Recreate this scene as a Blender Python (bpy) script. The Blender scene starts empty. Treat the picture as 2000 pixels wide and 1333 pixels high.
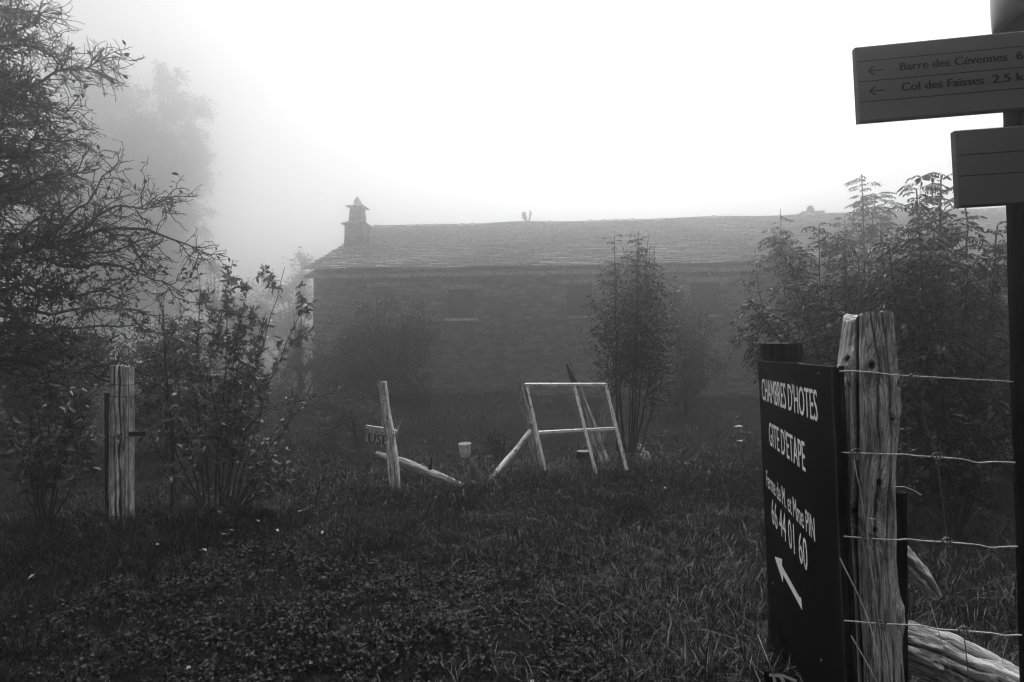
import bpy, math, random
import numpy as np
from mathutils import Vector
R = math.radians
rng = np.random.default_rng(7)
random.seed(7)
S = bpy.context.scene
COL = S.collection

# ------------------------------------------------------------------ camera
F, HX, HY, CH = 1111.0, 1000.0, 666.5, 1.30
PITCH = math.atan(29 / F)
cd = bpy.data.cameras.new('camera'); cam = bpy.data.objects.new('camera', cd); COL.objects.link(cam)
cam.location = (0, 0, CH); cam.rotation_euler = (R(90) + PITCH, 0, 0)
cd.sensor_width = 36; cd.lens = F / 2000 * 36; cd.clip_start = 0.05; cd.clip_end = 800
S.camera = cam
# ------------------------------------------------------------------ light
SUN_EL, SUN_AZ = 66.0, 16.0            # azimuth from +Y towards +X
W = bpy.data.worlds.new('World'); S.world = W; W.use_nodes = True
nt = W.node_tree; nt.nodes.clear()
sky = nt.nodes.new('ShaderNodeTexSky'); sky.sky_type = 'NISHITA'; sky.sun_disc = False
sky.sun_elevation = R(SUN_EL); sky.sun_rotation = R(SUN_AZ); sky.dust_density = 4.0
bw = nt.nodes.new('ShaderNodeRGBToBW'); bg = nt.nodes.new('ShaderNodeBackground'); wo = nt.nodes.new('ShaderNodeOutputWorld')
nt.links.new(sky.outputs[0], bw.inputs[0]); nt.links.new(bw.outputs[0], bg.inputs[0]); nt.links.new(bg.outputs[0], wo.inputs[0])
bg.inputs[1].default_value = 0.15
sl = bpy.data.lights.new('sun', 'SUN'); sl.energy = 2.5; sl.angle = R(60); sl.color = (1, 1, 1)
so = bpy.data.objects.new('sun', sl); COL.objects.link(so)
sd = Vector((math.sin(R(SUN_AZ)) * math.cos(R(SUN_EL)), math.cos(R(SUN_AZ)) * math.cos(R(SUN_EL)), math.sin(R(SUN_EL))))
so.rotation_euler = sd.to_track_quat('Z', 'Y').to_euler()
so.location = (0, 30, 40)
S.view_settings.view_transform = 'Standard'; S.view_settings.look = 'None'
S.view_settings.exposure = 0.55; S.view_settings.gamma = 1.0; S.view_settings.use_curve_mapping = False
HAZE_DENSITY, HAZE_ANISO = 0.036, 0.93
S.cycles.volume_bounces = 4
S.cycles.max_bounces = 8; S.cycles.diffuse_bounces = 3; S.cycles.transparent_max_bounces = 8
S.cycles.use_denoising = True; S.cycles.sample_clamp_indirect = 2.0; S.cycles.use_light_tree = False; S.cycles.filter_width = 1.2

# ------------------------------------------------------------------ helpers
cp, sp = math.cos(PITCH), math.sin(PITCH)
def at(px, py, y):
    """a pixel of the 2000 px photograph at world distance y"""
    u, v = (px - HX) / F, (HY - py) / F
    d = np.array([u, cp - v * sp, sp + v * cp])
    return d * (y / d[1]) + np.array([0, 0, CH])
def on_ground(px, py):
    u, v = (px - HX) / F, (HY - py) / F
    d = np.array([u, cp - v * sp, sp + v * cp])
    return d * (-CH / d[2]) + np.array([0, 0, CH])
def pts(*a): return np.array([at(*q) for q in a])

def vnoise(p, seed=0):
    p = np.asarray(p, float); i = np.floor(p).astype(np.int64); f = p - i; f = f * f * (3 - 2 * f)
    def h(ix, iy, iz):
        n = (ix * 374761393 + iy * 668265263 + iz * 2147483647 + seed * 144665) & 0xffffffff
        n = ((n ^ (n >> 13)) * 1274126177) & 0xffffffff
        n = (n ^ (n >> 16)) & 0xffff
        return n / 65535.0
    r = 0
    for a in (0, 1):
        for b in (0, 1):
            for c in (0, 1):
                w = (f[..., 0] if a else 1 - f[..., 0]) * (f[..., 1] if b else 1 - f[..., 1]) * (f[..., 2] if c else 1 - f[..., 2])
                r = r + w * h(i[..., 0] + a, i[..., 1] + b, i[..., 2] + c)
    return r * 2 - 1
def fbm(p, o=3, seed=0):
    r, a, p = 0, 1.0, np.asarray(p, float)
    for k in range(o): r = r + a * vnoise(p, seed + k); a *= .5; p = p * 2.03
    return r
def gz(x, y):
    x, y = np.asarray(x, float), np.asarray(y, float)
    p = np.stack([x * .55, y * .55, x * 0], -1)
    near = 1 / (1 + np.exp((y - 16) * 1.2))
    berm = (.22 + .10 * fbm(np.stack([x * .35, y * 0, x * 0], -1), 2, 40)) * np.exp(-((y + .1 * x - 14.4) / 1.1) ** 2)
    return (.05 * fbm(p, 3, 11) + .015 * fbm(p * 6, 2, 5)) * near + berm

class MB:
    def __init__(s): s.v, s.f, s.g, s.n, s.k = [], [], [], 0, []
    def add(s, v, f, g=None, kn=None):
        v = np.asarray(v, float).reshape(-1, 3); s.k.append(np.zeros(len(v)) if kn is None else np.asarray(kn).ravel()); g = v if g is None else np.asarray(g, float).reshape(-1, 3)
        s.v.append(v); s.g.append(g)
        if isinstance(f, np.ndarray): s.f.append(f + s.n)
        else:
            for k in (3, 4):
                q = [x for x in f if len(x) == k]
                if q: s.f.append(np.array(q) + s.n)
            for x in f:
                if len(x) > 4: s.f.append(np.array([x]) + s.n)
        s.n += len(v); return s
    def box(s, c, d, rot=None, axis=2, off=None):
        """c centre, d full sizes, rot 3x3; grain runs along axis"""
        q = np.array([[x, y, z] for x in (-.5, .5) for y in (-.5, .5) for z in (-.5, .5)]) * np.array(d)
        g = np.roll(q, 2 - axis, axis=1) + (np.array(c) * 3.1 if off is None else off)
        v = q if rot is None else q @ np.array(rot).T
        return s.add(v + np.array(c), np.array([[0, 1, 3, 2], [4, 6, 7, 5], [0, 4, 5, 1], [2, 3, 7, 6], [0, 2, 6, 4], [1, 5, 7, 3]]), g)
    def tubes(s, P, Rd, n=5, caps=False):
        P = np.asarray(P, float); Rd = np.asarray(Rd, float)
        if P.ndim == 2: P = P[None]; Rd = Rd[None]
        N, K, _ = P.shape
        T = np.gradient(P, axis=1); T /= np.linalg.norm(T, axis=2, keepdims=True) + 1e-12
        m = P[:, -1] - P[:, 0]; ax = np.argmin(np.abs(m), axis=1); ref = np.eye(3)[ax][:, None, :]
        A = np.cross(T, ref); A /= np.linalg.norm(A, axis=2, keepdims=True) + 1e-12
        B = np.cross(T, A)
        th = np.arange(n) * 2 * np.pi / n
        off = A[:, :, None, :] * np.cos(th)[None, None, :, None] + B[:, :, None, :] * np.sin(th)[None, None, :, None]
        V = P[:, :, None, :] + off * Rd[:, :, None, None]
        L = np.concatenate([np.zeros((N, 1)), np.cumsum(np.linalg.norm(np.diff(P, axis=1), axis=2), axis=1)], 1)
        G = np.stack([np.cos(th)[None, None] * Rd[..., None], np.sin(th)[None, None] * Rd[..., None], np.broadcast_to(L[..., None], (N, K, n))], -1)
        G = G + rng.random((N, 1, 1, 3)) * 5
        i = np.arange(K - 1)[:, None] * n; j = np.arange(n)[None]; j2 = (j + 1) % n
        q = np.stack([i + j, i + j2, i + n + j2, i + n + j], -1).reshape(-1, 4)
        fc = (q[None] + (np.arange(N) * K * n)[:, None, None]).reshape(-1, 4)
        s.add(V.reshape(-1, 3), fc, G.reshape(-1, 3))
        if caps:
            b = s.n - N * K * n
            for k in range(N):
                s.f.append(np.array([[b + k * K * n + t for t in range(n)][::-1]]))
                s.f.append(np.array([[b + k * K * n + (K - 1) * n + t for t in range(n)]]))
        return s
    def build(s, name, m, parent=None, smooth=True, label=None):
        me = bpy.data.meshes.new(name)
        v = np.concatenate(s.v); me.vertices.add(len(v)); me.vertices.foreach_set('co', v.astype(np.float32).ravel())
        li = np.concatenate([f.ravel() for f in s.f]).astype(np.int32)
        ct = np.concatenate([np.full(len(f), f.shape[1]) for f in s.f]).astype(np.int32)
        me.loops.add(len(li)); me.loops.foreach_set('vertex_index', li)
        me.polygons.add(len(ct)); st = np.concatenate([[0], np.cumsum(ct)[:-1]]).astype(np.int32)
        me.polygons.foreach_set('loop_start', st); me.polygons.foreach_set('loop_total', ct)
        me.polygons.foreach_set('use_smooth', np.full(len(ct), smooth))
        me.update(calc_edges=True)
        a = me.attributes.new('grain', 'FLOAT_VECTOR', 'POINT'); a.data.foreach_set('vector', np.concatenate(s.g).astype(np.float32).ravel())
        ka = np.concatenate(s.k)
        if ka.any(): a = me.attributes.new('knot_crack_shade', 'FLOAT', 'POINT'); a.data.foreach_set('value', ka.astype(np.float32))
        me.materials.append(m)
        o = bpy.data.objects.new(name, me); COL.objects.link(o)
        if parent is not None:
            o.parent = parent
            if parent.location.length > 0 or True:
                o.matrix_parent_inverse = parent_world(parent).inverted()
        if label: o['label'] = label
        return o
from mathutils import Matrix
def parent_world(o):
    m = Matrix.Translation(o.location) @ o.rotation_euler.to_matrix().to_4x4()
    return (parent_world(o.parent) @ o.matrix_parent_inverse @ m) if o.parent else m
def tag(o, label, cat, group=None, kind=None):
    if label: o['label'] = label
    if cat: o['category'] = cat
    if group: o['group'] = group
    if kind: o['kind'] = kind
    return o
def thing(name, label, cat, loc=(0, 0, 0), group=None):
    o = bpy.data.objects.new(name, None); COL.objects.link(o); o.location = Vector([float(t) for t in loc]); o.empty_display_size = .1
    return tag(o, label, cat, group)
def unit(v): v = np.asarray(v, float); return v / (np.linalg.norm(v, axis=-1, keepdims=True) + 1e-12)
def resample(P, n):
    P = np.asarray(P, float); d = np.concatenate([[0], np.cumsum(np.linalg.norm(np.diff(P, axis=0), axis=1))]); t = np.linspace(0, d[-1], n)
    out = np.stack([np.interp(t, d, P[:, k]) for k in range(3)], 1)
    for _ in range(2): out[1:-1] = (out[:-2] + 2 * out[1:-1] + out[2:]) / 4
    return out
def basis(zax, hint=(0, 0, 1)):
    z = unit(zax); x = np.cross(hint, z)
    if np.linalg.norm(x) < 1e-3: x = np.cross((1, 0, 0), z)
    x = unit(x); return np.stack([x, np.cross(z, x), z], 1)

# ------------------------------------------------------------------ materials (all neutral grey)
def nodes(name, rough=.7, spec=.3):
    m = bpy.data.materials.new(name); m.use_nodes = True; t = m.node_tree; b = t.nodes['Principled BSDF']
    b.inputs['Roughness'].default_value = rough; b.inputs['Specular IOR Level'].default_value = spec
    return m, t, b
def g3(v): return (v, v, v, 1)
def ramp(t, src, stops):
    r = t.nodes.new('ShaderNodeValToRGB'); e = r.color_ramp.elements
    e[0].position, e[0].color = stops[0][0], g3(stops[0][1]); e[1].position, e[1].color = stops[-1][0], g3(stops[-1][1])
    for p, c in stops[1:-1]: x = e.new(p); x.color = g3(c)
    t.links.new(src, r.inputs[0]); return r
def noise_at(t, vec, scale, det=4, rough=.6):
    mp = t.nodes.new('ShaderNodeMapping'); mp.inputs['Scale'].default_value = scale; t.links.new(vec, mp.inputs[0])
    n = t.nodes.new('ShaderNodeTexNoise'); n.inputs['Scale'].default_value = 1; n.inputs['Detail'].default_value = det; n.inputs['Roughness'].default_value = rough
    t.links.new(mp.outputs[0], n.inputs['Vector']); return n.outputs['Fac']
def attr(t):
    a = t.nodes.new('ShaderNodeAttribute'); a.attribute_name = 'grain'; return a.outputs['Vector']
def mul(t, a, b, op='MULTIPLY'):
    m = t.nodes.new('ShaderNodeMath'); m.operation = op
    for k, q in enumerate((a, b)):
        if isinstance(q, (int, float)): m.inputs[k].default_value = q
        else: t.links.new(q, m.inputs[k])
    return m.outputs[0]
def bump(t, b, h, strength, dist):
    n = t.nodes.new('ShaderNodeBump'); n.inputs['Strength'].default_value = strength; n.inputs['Distance'].default_value = dist
    t.links.new(h, n.inputs['Height']); t.links.new(n.outputs[0], b.inputs['Normal'])
def wood(name, lo, mid, hi, cross=90, along=4, rough=.75, spec=.25, bd=.004):
    m, t, b = nodes(name, rough, spec); v = attr(t)
    n1 = noise_at(t, v, (cross, cross, along), 5, .7); n2 = noise_at(t, v, (cross * 3.2, cross * 3.2, along * 2), 3, .6); n3 = noise_at(t, v, (14, 14, 5), 3)
    c1 = ramp(t, n1, [(.32, lo), (.5, mid), (.68, hi)]); c2 = ramp(t, n2, [(.38, .5), (.54, 1)]); c3 = ramp(t, noise_at(t, v, (26, 26, 9), 5, .7), [(.38, .4), (.56, 1)])
    ka = t.nodes.new('ShaderNodeAttribute'); ka.attribute_name = 'knot_crack_shade'  # darker wood of the knots, plus shade painted into the cracks
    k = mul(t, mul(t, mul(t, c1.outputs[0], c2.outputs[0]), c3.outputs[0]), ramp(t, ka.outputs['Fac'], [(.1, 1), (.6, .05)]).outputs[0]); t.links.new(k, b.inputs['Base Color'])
    bump(t, b, mul(t, n1, n2, 'ADD'), .9, bd); return m
def speckle(name, lo, hi, scale, rough=.7, spec=.3, bd=0, det=6, p=(.4, .6)):
    m, t, b = nodes(name, rough, spec); v = attr(t); n = noise_at(t, v, (scale,) * 3, det, .65)
    t.links.new(ramp(t, n, [(p[0], lo), (p[1], hi)]).outputs[0], b.inputs['Base Color'])
    if bd: bump(t, b, n, .8, bd)
    return m
def leafmat(name, lo, hi, rough=.42, spec=.5, trans=.2, scale=9):
    m, t, b = nodes(name, rough, spec)
    n = noise_at(t, attr(t), (scale,) * 3, 3, .7); c = ramp(t, n, [(.35, lo), (.65, hi)])
    t.links.new(c.outputs[0], b.inputs['Base Color'])
    tr = t.nodes.new('ShaderNodeBsdfTranslucent'); t.links.new(c.outputs[0], tr.inputs[0])
    mx = t.nodes.new('ShaderNodeMixShader'); mx.inputs[0].default_value = trans
    t.links.new(b.outputs[0], mx.inputs[1]); t.links.new(tr.outputs[0], mx.inputs[2])
    t.links.new(mx.outputs[0], t.nodes['Material Output'].inputs['Surface']); return m
M = {
    'post': wood('weathered_wood', .04, .55, .98, 300, 8),
    'greywood': wood('grey_wood', .06, .32, .8, 70, 3, bd=.003),
    'farwood': wood('bleached_wood', .12, .7, .98, 70, 2.5, bd=.004),
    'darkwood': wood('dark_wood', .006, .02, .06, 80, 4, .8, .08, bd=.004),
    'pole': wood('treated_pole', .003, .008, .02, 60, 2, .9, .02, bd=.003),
    'bark': speckle('bark', .006, .03, 40, .8, .15, .004),
    'twig': speckle('twig_bark', .004, .014, 60, .6, .25),
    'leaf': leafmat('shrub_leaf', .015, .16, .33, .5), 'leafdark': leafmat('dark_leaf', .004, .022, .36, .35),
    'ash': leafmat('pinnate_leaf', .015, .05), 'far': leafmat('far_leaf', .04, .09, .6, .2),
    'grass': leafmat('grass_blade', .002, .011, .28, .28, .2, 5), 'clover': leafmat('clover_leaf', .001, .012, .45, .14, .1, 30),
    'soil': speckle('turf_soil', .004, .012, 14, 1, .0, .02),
    'gravel': speckle('gravel', .05, .12, 30, .9, .1, .02),
    'black': speckle('black_paint', .001, .004, 22, .55, .07, .0004, 8, (.45, .75)),
    'letter': speckle('white_lettering', .35, .8, 90, .6, .2, 0, 6, (.35, .5)),
    'white': speckle('clean_white_paint', .75, .85, 40, .5, .3),
    'ink': speckle('black_ink', .001, .002, 20, 1, 0),
    'board': speckle('grey_sign_board', .07, .11, 500, .8, .15, .0006),
    'metal': speckle('dull_metal', .12, .3, 60, .4, .6), 'wire': speckle('wire_metal', .25, .6, 200, .35, .8),
    'rust': speckle('rusty_metal', .05, .2, 90, .7, .3), 'cap': speckle('painted_metal_cap', .03, .045, 80, .35, .5),
    'stone': speckle('stone', .16, .42, 9, .9, .1, .02), 'palestone': speckle('pale_stone', .4, .7, 12, .9, .1, .01),
    'flower': speckle('flower_white', .5, .9, 300, .8, .1), 'dead': leafmat('fallen_leaf', .12, .4, .5, .3, .2, 40),
    'glass': speckle('dark_glass', .03, .05, 3, .25, .5),
}
m, t, b = nodes('flaking_white_paint', .6, .3); v = attr(t)
n1 = noise_at(t, v, (90, 90, 16), 6, .75); c = ramp(t, n1, [(.40, .05), (.46, .75), (.7, .85)]); t.links.new(c.outputs[0], b.inputs['Base Color']); bump(t, b, c.outputs[0], .6, .002)
M['flake'] = m
m, t, b = nodes('rubble_wall', .9, .1); v = attr(t)
mp = t.nodes.new('ShaderNodeMapping'); mp.inputs['Scale'].default_value = (4, 4, 11); t.links.new(v, mp.inputs[0])
vo = t.nodes.new('ShaderNodeTexVoronoi'); vo.inputs['Scale'].default_value = 1; t.links.new(mp.outputs[0], vo.inputs['Vector'])
v2 = t.nodes.new('ShaderNodeTexVoronoi'); v2.feature = 'DISTANCE_TO_EDGE'; v2.inputs['Scale'].default_value = 1; t.links.new(mp.outputs[0], v2.inputs['Vector'])
bwn = t.nodes.new('ShaderNodeRGBToBW'); t.links.new(vo.outputs['Color'], bwn.inputs[0])
k = mul(t, ramp(t, bwn.outputs[0], [(.2, .10), (.8, .26)]).outputs[0], ramp(t, v2.outputs['Distance'], [(.02, .7), (.09, 1)]).outputs[0])
t.links.new(k, b.inputs['Base Color']); bump(t, b, ramp(t, v2.outputs['Distance'], [(0, 0), (.12, 1)]).outputs[0], 1, .05)
M['wall'] = m

# ------------------------------------------------------------------ setting: ground, yard
mb = MB()
xs = np.unique(np.concatenate([np.linspace(-120, -14, 20), np.linspace(-14, 14, 150), np.linspace(14, 120, 20)]))
ys = np.unique(np.concatenate([np.linspace(-80, 0, 12), np.linspace(0, 20, 110), np.linspace(20, 160, 30)]))
X, Y = np.meshgrid(xs, ys); Z = gz(X, Y)
nx, ny = len(xs), len(ys); ii = (np.arange(ny - 1)[:, None] * nx + np.arange(nx - 1)[None]).ravel()
mb.add(np.stack([X, Y, Z], -1), np.stack([ii, ii + 1, ii + nx + 1, ii + nx], -1))
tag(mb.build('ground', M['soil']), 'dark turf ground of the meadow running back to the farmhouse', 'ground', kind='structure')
mb = MB(); A = math.radians(-7)
HO = np.array([-6.3, 18.0, 0.0]); UX = np.array([math.cos(A), math.sin(A), 0]); UY = np.array([-math.sin(A), math.cos(A), 0]); UZ = np.array([0, 0, 1.0])
n = 60; e = np.linspace(-3, 27, n); wob = .25 * fbm(np.stack([e * .8, e * 0, e * 0], -1), 3, 3)
a_ = HO + UX * e[:, None] + UY * (-1.6 + wob)[:, None] + UZ * .03; b_ = HO + UX * e[:, None] + UY * 9 + UZ * .03
k = np.arange(n - 1); mb.add(np.concatenate([a_, b_]), np.stack([k, k + 1, k + 1 + n, k + n], -1))
tag(mb.build('gravel_path', M['gravel']), 'pale gravel strip running along the foot of the farmhouse', 'path', kind='structure')

# ------------------------------------------------------------------ farmhouse
def L(x, y, z):
    if z > 3.8: z = z - .05 * math.sin(math.pi * x / 24) + .03 * math.sin(x * 1.3) * math.sin(x * .37 + y)
    return HO + UX * x + UY * y + UZ * z
RH = np.stack([UX, UY, UZ], 1)
def hbox(mb, x0, x1, y0, y1, z0, z1, axis=2):
    c = L((x0 + x1) / 2, (y0 + y1) / 2, (z0 + z1) / 2); return mb.box(c, (x1 - x0, y1 - y0, z1 - z0), RH, axis, np.array([(x0 + x1) / 2, (y0 + y1) / 2, (z0 + z1) / 2]))
LEN, EZ, RY, RZ = 24.0, 4.02, 5.75, CH + 5.30
house = thing('farmhouse', 'long low stone farmhouse with slab roof fading into the fog behind the meadow', 'house', HO)
mb = MB()
wins = [(2.0, 2.75, 2.35, 3.45), (4.35, 5.2, 2.45, 3.35), (8.0, 8.75, 2.5, 3.45), (11.6, 12.4, 2.5, 3.45), (15.2, 16.0, 2.5, 3.4)]
xp = 0
for (a0, a1, z0, z1) in wins:
    hbox(mb, xp, a0, 0, .5, 0, EZ); hbox(mb, a0, a1, 0, .5, 0, z0); hbox(mb, a0, a1, 0, .5, z1, EZ); xp = a1
hbox(mb, xp, LEN, 0, .5, 0, EZ)
def gable(mb, x0, x1):
    z1, y1 = EZ, 2 * RY; P = [(x0, .5, 0), (x0, y1, 0), (x0, y1, z1), (x0, RY, RZ - .12), (x0, .5, z1 + .13)]
    Q = [(x1,) + q[1:] for q in P]; v = [L(*q) for q in P + Q]
    f = [(4, 3, 2, 1, 0), (5, 6, 7, 8, 9)] + [(i, (i + 1) % 5, 5 + (i + 1) % 5, 5 + i) for i in range(5)]
    mb.add(v, f, np.array(P + Q))
gable(mb, 0, .5); gable(mb, LEN - .5, LEN); hbox(mb, .5, LEN - .5, 2 * RY - .5, 2 * RY, 0, EZ)
mb.build('wall', M['wall'], house, False)
for (a0, a1, z0, z1) in wins:
    w = MB(); t_ = .07
    hbox(w, a0, a0 + t_, .2, .28, z0, z1); hbox(w, a1 - t_, a1, .2, .28, z0, z1); hbox(w, a0 + t_, a1 - t_, .2, .28, z0, z0 + t_); hbox(w, a0 + t_, a1 - t_, .2, .28, z1 - t_, z1)
    hbox(w, (a0 + a1) / 2 - .025, (a0 + a1) / 2 + .025, .21, .27, z0 + t_, z1 - t_)
    wo_ = w.build('window', M['darkwood'], house, False)
    g = MB(); hbox(g, a0 + t_, a1 - t_, .235, .245, z0 + t_, z1 - t_); g.build('pane', M['glass'], wo_, False)
    s_ = MB(); hbox(s_, a0 - .1, a1 + .1, -.06, .2, z0 - .07, z0 + .002); s_.build('sill', M['palestone'] if 4 < a0 < 5 else M['stone'], wo_, False)
    s_ = MB(); hbox(s_, a0 - .25, a1 + .25, -.03, .1, z1, z1 + .13); s_.build('lintel', M['stone'], wo_, False)
# roof of irregular stone slabs
mb = MB(); rows = 34; sl_len = math.hypot(RY + .45, RZ - EZ + .2); pitch_r = math.atan2(RZ - EZ + .15, RY + .35)
hr = random.Random(4)
for side in (0, 1):
    if side: rr = 3
    for r_ in range(rows):
        x = -.28 + hr.uniform(0, .2)
        t0 = r_ / rows; hgt = sl_len / rows * 1.45
        while x < LEN + .25:
            w_ = hr.uniform(.28, .6) * (1.15 - .4 * t0)
            d0 = t0 * sl_len + hr.uniform(-.03, .03); d1 = min(d0 + hgt, sl_len)
            th = hr.uniform(.025, .05)
            def rp(xx, d, up):
                y = -.35 + d * math.cos(pitch_r); z = EZ - .05 + d * math.sin(pitch_r)
                y2, z2 = y - math.sin(pitch_r) * up, z + math.cos(pitch_r) * up
                return L(xx, y2 if not side else 2 * RY - y2, z2)
            x1 = x + w_ - .012; u0 = th + .035; c = hr.uniform(-.02, .02)
            V = [rp(x, d0 + c, 0.03), rp(x1, d0 - c, .03), rp(x1, d1, -.02), rp(x, d1, -.02), rp(x, d0 + c, u0), rp(x1, d0 - c, u0), rp(x1, d1, .01), rp(x, d1, .01)]
            gg = np.array(V) + hr.random() * 20
            mb.add(V, np.array([[0, 1, 2, 3], [4, 7, 6, 5], [0, 4, 5, 1], [2, 6, 7, 3], [0, 3, 7, 4], [1, 5, 6, 2]]), gg); x += w_
        if side and r_ > 20: pass
for i in range(2):   # solid deck under the slabs
    pass
V = [L(-.2, -.25, EZ - .3), L(LEN + .2, -.25, EZ - .3), L(LEN + .2, RY, RZ - .3), L(-.2, RY, RZ - .3), L(LEN + .2, 2 * RY + .25, EZ - .3), L(-.2, 2 * RY + .25, EZ - .3)]
Vd = [v_ + np.array([0, 0, .1]) for v_ in V]
mb.add(V + Vd, [(0, 1, 2, 3), (3, 2, 4, 5), (9, 8, 7, 6), (11, 10, 8, 9), (0, 3, 9, 6), (3, 5, 11, 9), (1, 7, 8, 2), (2, 8, 10, 4), (0, 6, 7, 1), (4, 10, 11, 5)])
x = -.3
while x < LEN + .2:    # ridge stones
    w_ = hr.uniform(.4, .62); n_ = 8; th_ = np.linspace(0, np.pi, n_); r_ = hr.uniform(.17, .26)
    V = [];
    for xx, k_ in ((x, .8), (x + w_ * .5, 1.1), (x + w_, .78)):
        for a in th_: V.append(L(xx, RY + math.cos(a) * r_ * 1.2 * k_, RZ - .07 + math.sin(a) * r_ * k_))
    f = [(i * n_ + j, i * n_ + j + 1, (i + 1) * n_ + j + 1, (i + 1) * n_ + j) for i in range(2) for j in range(n_ - 1)] + [tuple(range(n_))[::-1], tuple(range(2 * n_, 3 * n_))]
    mb.add(V, f, np.array(V) + hr.random() * 9); x += w_ * 1.0
roof = mb.build('roof', M['stone'], house, False)
def ring_stack(mb, cx, cy, prof, rect=True):
    V, f = [], []
    for (z, a, b2) in prof: V += [L(cx - a, cy - b2, z), L(cx + a, cy - b2, z), L(cx + a, cy + b2, z), L(cx - a, cy + b2, z)]
    for i in range(len(prof) - 1):
        for j in range(4): f.append((i * 4 + j, i * 4 + (j + 1) % 4, i * 4 + 4 + (j + 1) % 4, i * 4 + 4 + j))
    f += [(3, 2, 1, 0), tuple(len(V) - 4 + q for q in range(4))]; mb.add(V, f, np.array(V))
cb = MB(); cx, cy = .38, 2.6; Z0 = CH
ring_stack(cb, cx, cy, [(Z0 + 2.8, .38, .36), (Z0 + 4.72, .345, .34)])
ring_stack(cb, cx, cy, [(Z0 + 4.70, .44, .42), (Z0 + 4.745, .45, .43), (Z0 + 4.83, .26, .26)])
ring_stack(cb, cx, cy, [(Z0 + 4.80, .245, .24), (Z0 + 5.2, .22, .22)])
for sx in (-1, 1):
    for sy in (-1, 1): ring_stack(cb, cx + sx * .16, cy + sy * .15, [(Z0 + 5.19, .055, .06), (Z0 + 5.39, .045, .05)])
ring_stack(cb, cx, cy, [(Z0 + 5.19, .045, .2), (Z0 + 5.39, .04, .18)])
chim = cb.build('chimney', M['wall'], roof, False, 'tall stepped stone chimney near the left gable')
cb.n and None
c2 = MB()
ring_stack(c2, cx, cy, [(Z0 + 5.38, .34, .33), (Z0 + 5.42, .3, .28), (Z0 + 5.46, .12, .12)]); ring_stack(c2, cx - .01, cy, [(Z0 + 5.45, .1, .1), (Z0 + 5.6, .11, .1), (Z0 + 5.77, .02, .03)])
c2.build('chimney_cap', M['stone'], roof, False)
MB_ = MB(); hbox(MB_, cx - .44, cx + .44, cy - .5, cy - .37, Z0 + 3.0, Z0 + 3.1); MB_.build('flashing', M['palestone'], roof, False)
c3 = MB(); cx2 = 17.3
ring_stack(c3, cx2, RY + .5, [(RZ - 1, .3, .3), (RZ + .26, .28, .28)]); ring_stack(c3, cx2, RY + .5, [(RZ + .25, .42, .4), (RZ + .31, .4, .38)])
ring_stack(c3, cx2 + .02, RY + .5, [(RZ + .3, .1, .1), (RZ + .46, .12, .1), (RZ + .6, .06, .06)])
c3.build('chimney', M['wall'], roof, False, 'low flat capped chimney far along the ridge to the right')
# rooster on the ridge
ox, oz, q = 6.25, RZ + .06, .021 * .9
prof = [(0, 0), (5, 0), (6, 5), (9, 9), (11, 14), (14, 19), (13, 22), (11, 24), (9, 27), (8, 23), (7, 16), (5, 10), (2, 7), (0, 11), (-2, 17), (-4, 21), (-7, 23), (-12, 22), (-16, 18), (-12, 18), (-15, 14), (-11, 14), (-13, 11), (-8, 9), (-3, 5)]
prof = [(a, b2 - 3) for a, b2 in prof]; prof = [(a * .75, b2 * 1.25) for a, b2 in prof]
rb = MB(); V = [L(ox + a * q, RY - .015, oz + b2 * q + .03) for a, b2 in prof] + [L(ox + a * q, RY + .015, oz + b2 * q + .03) for a, b2 in prof]
nn = len(prof); rb.add(V, [tuple(range(nn)), tuple(range(2 * nn - 1, nn - 1, -1))] + [(i, (i + 1) % nn, nn + (i + 1) % nn, nn + i) for i in range(nn)])
rb.build('rooster_ornament', M['metal'], roof, False)

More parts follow.
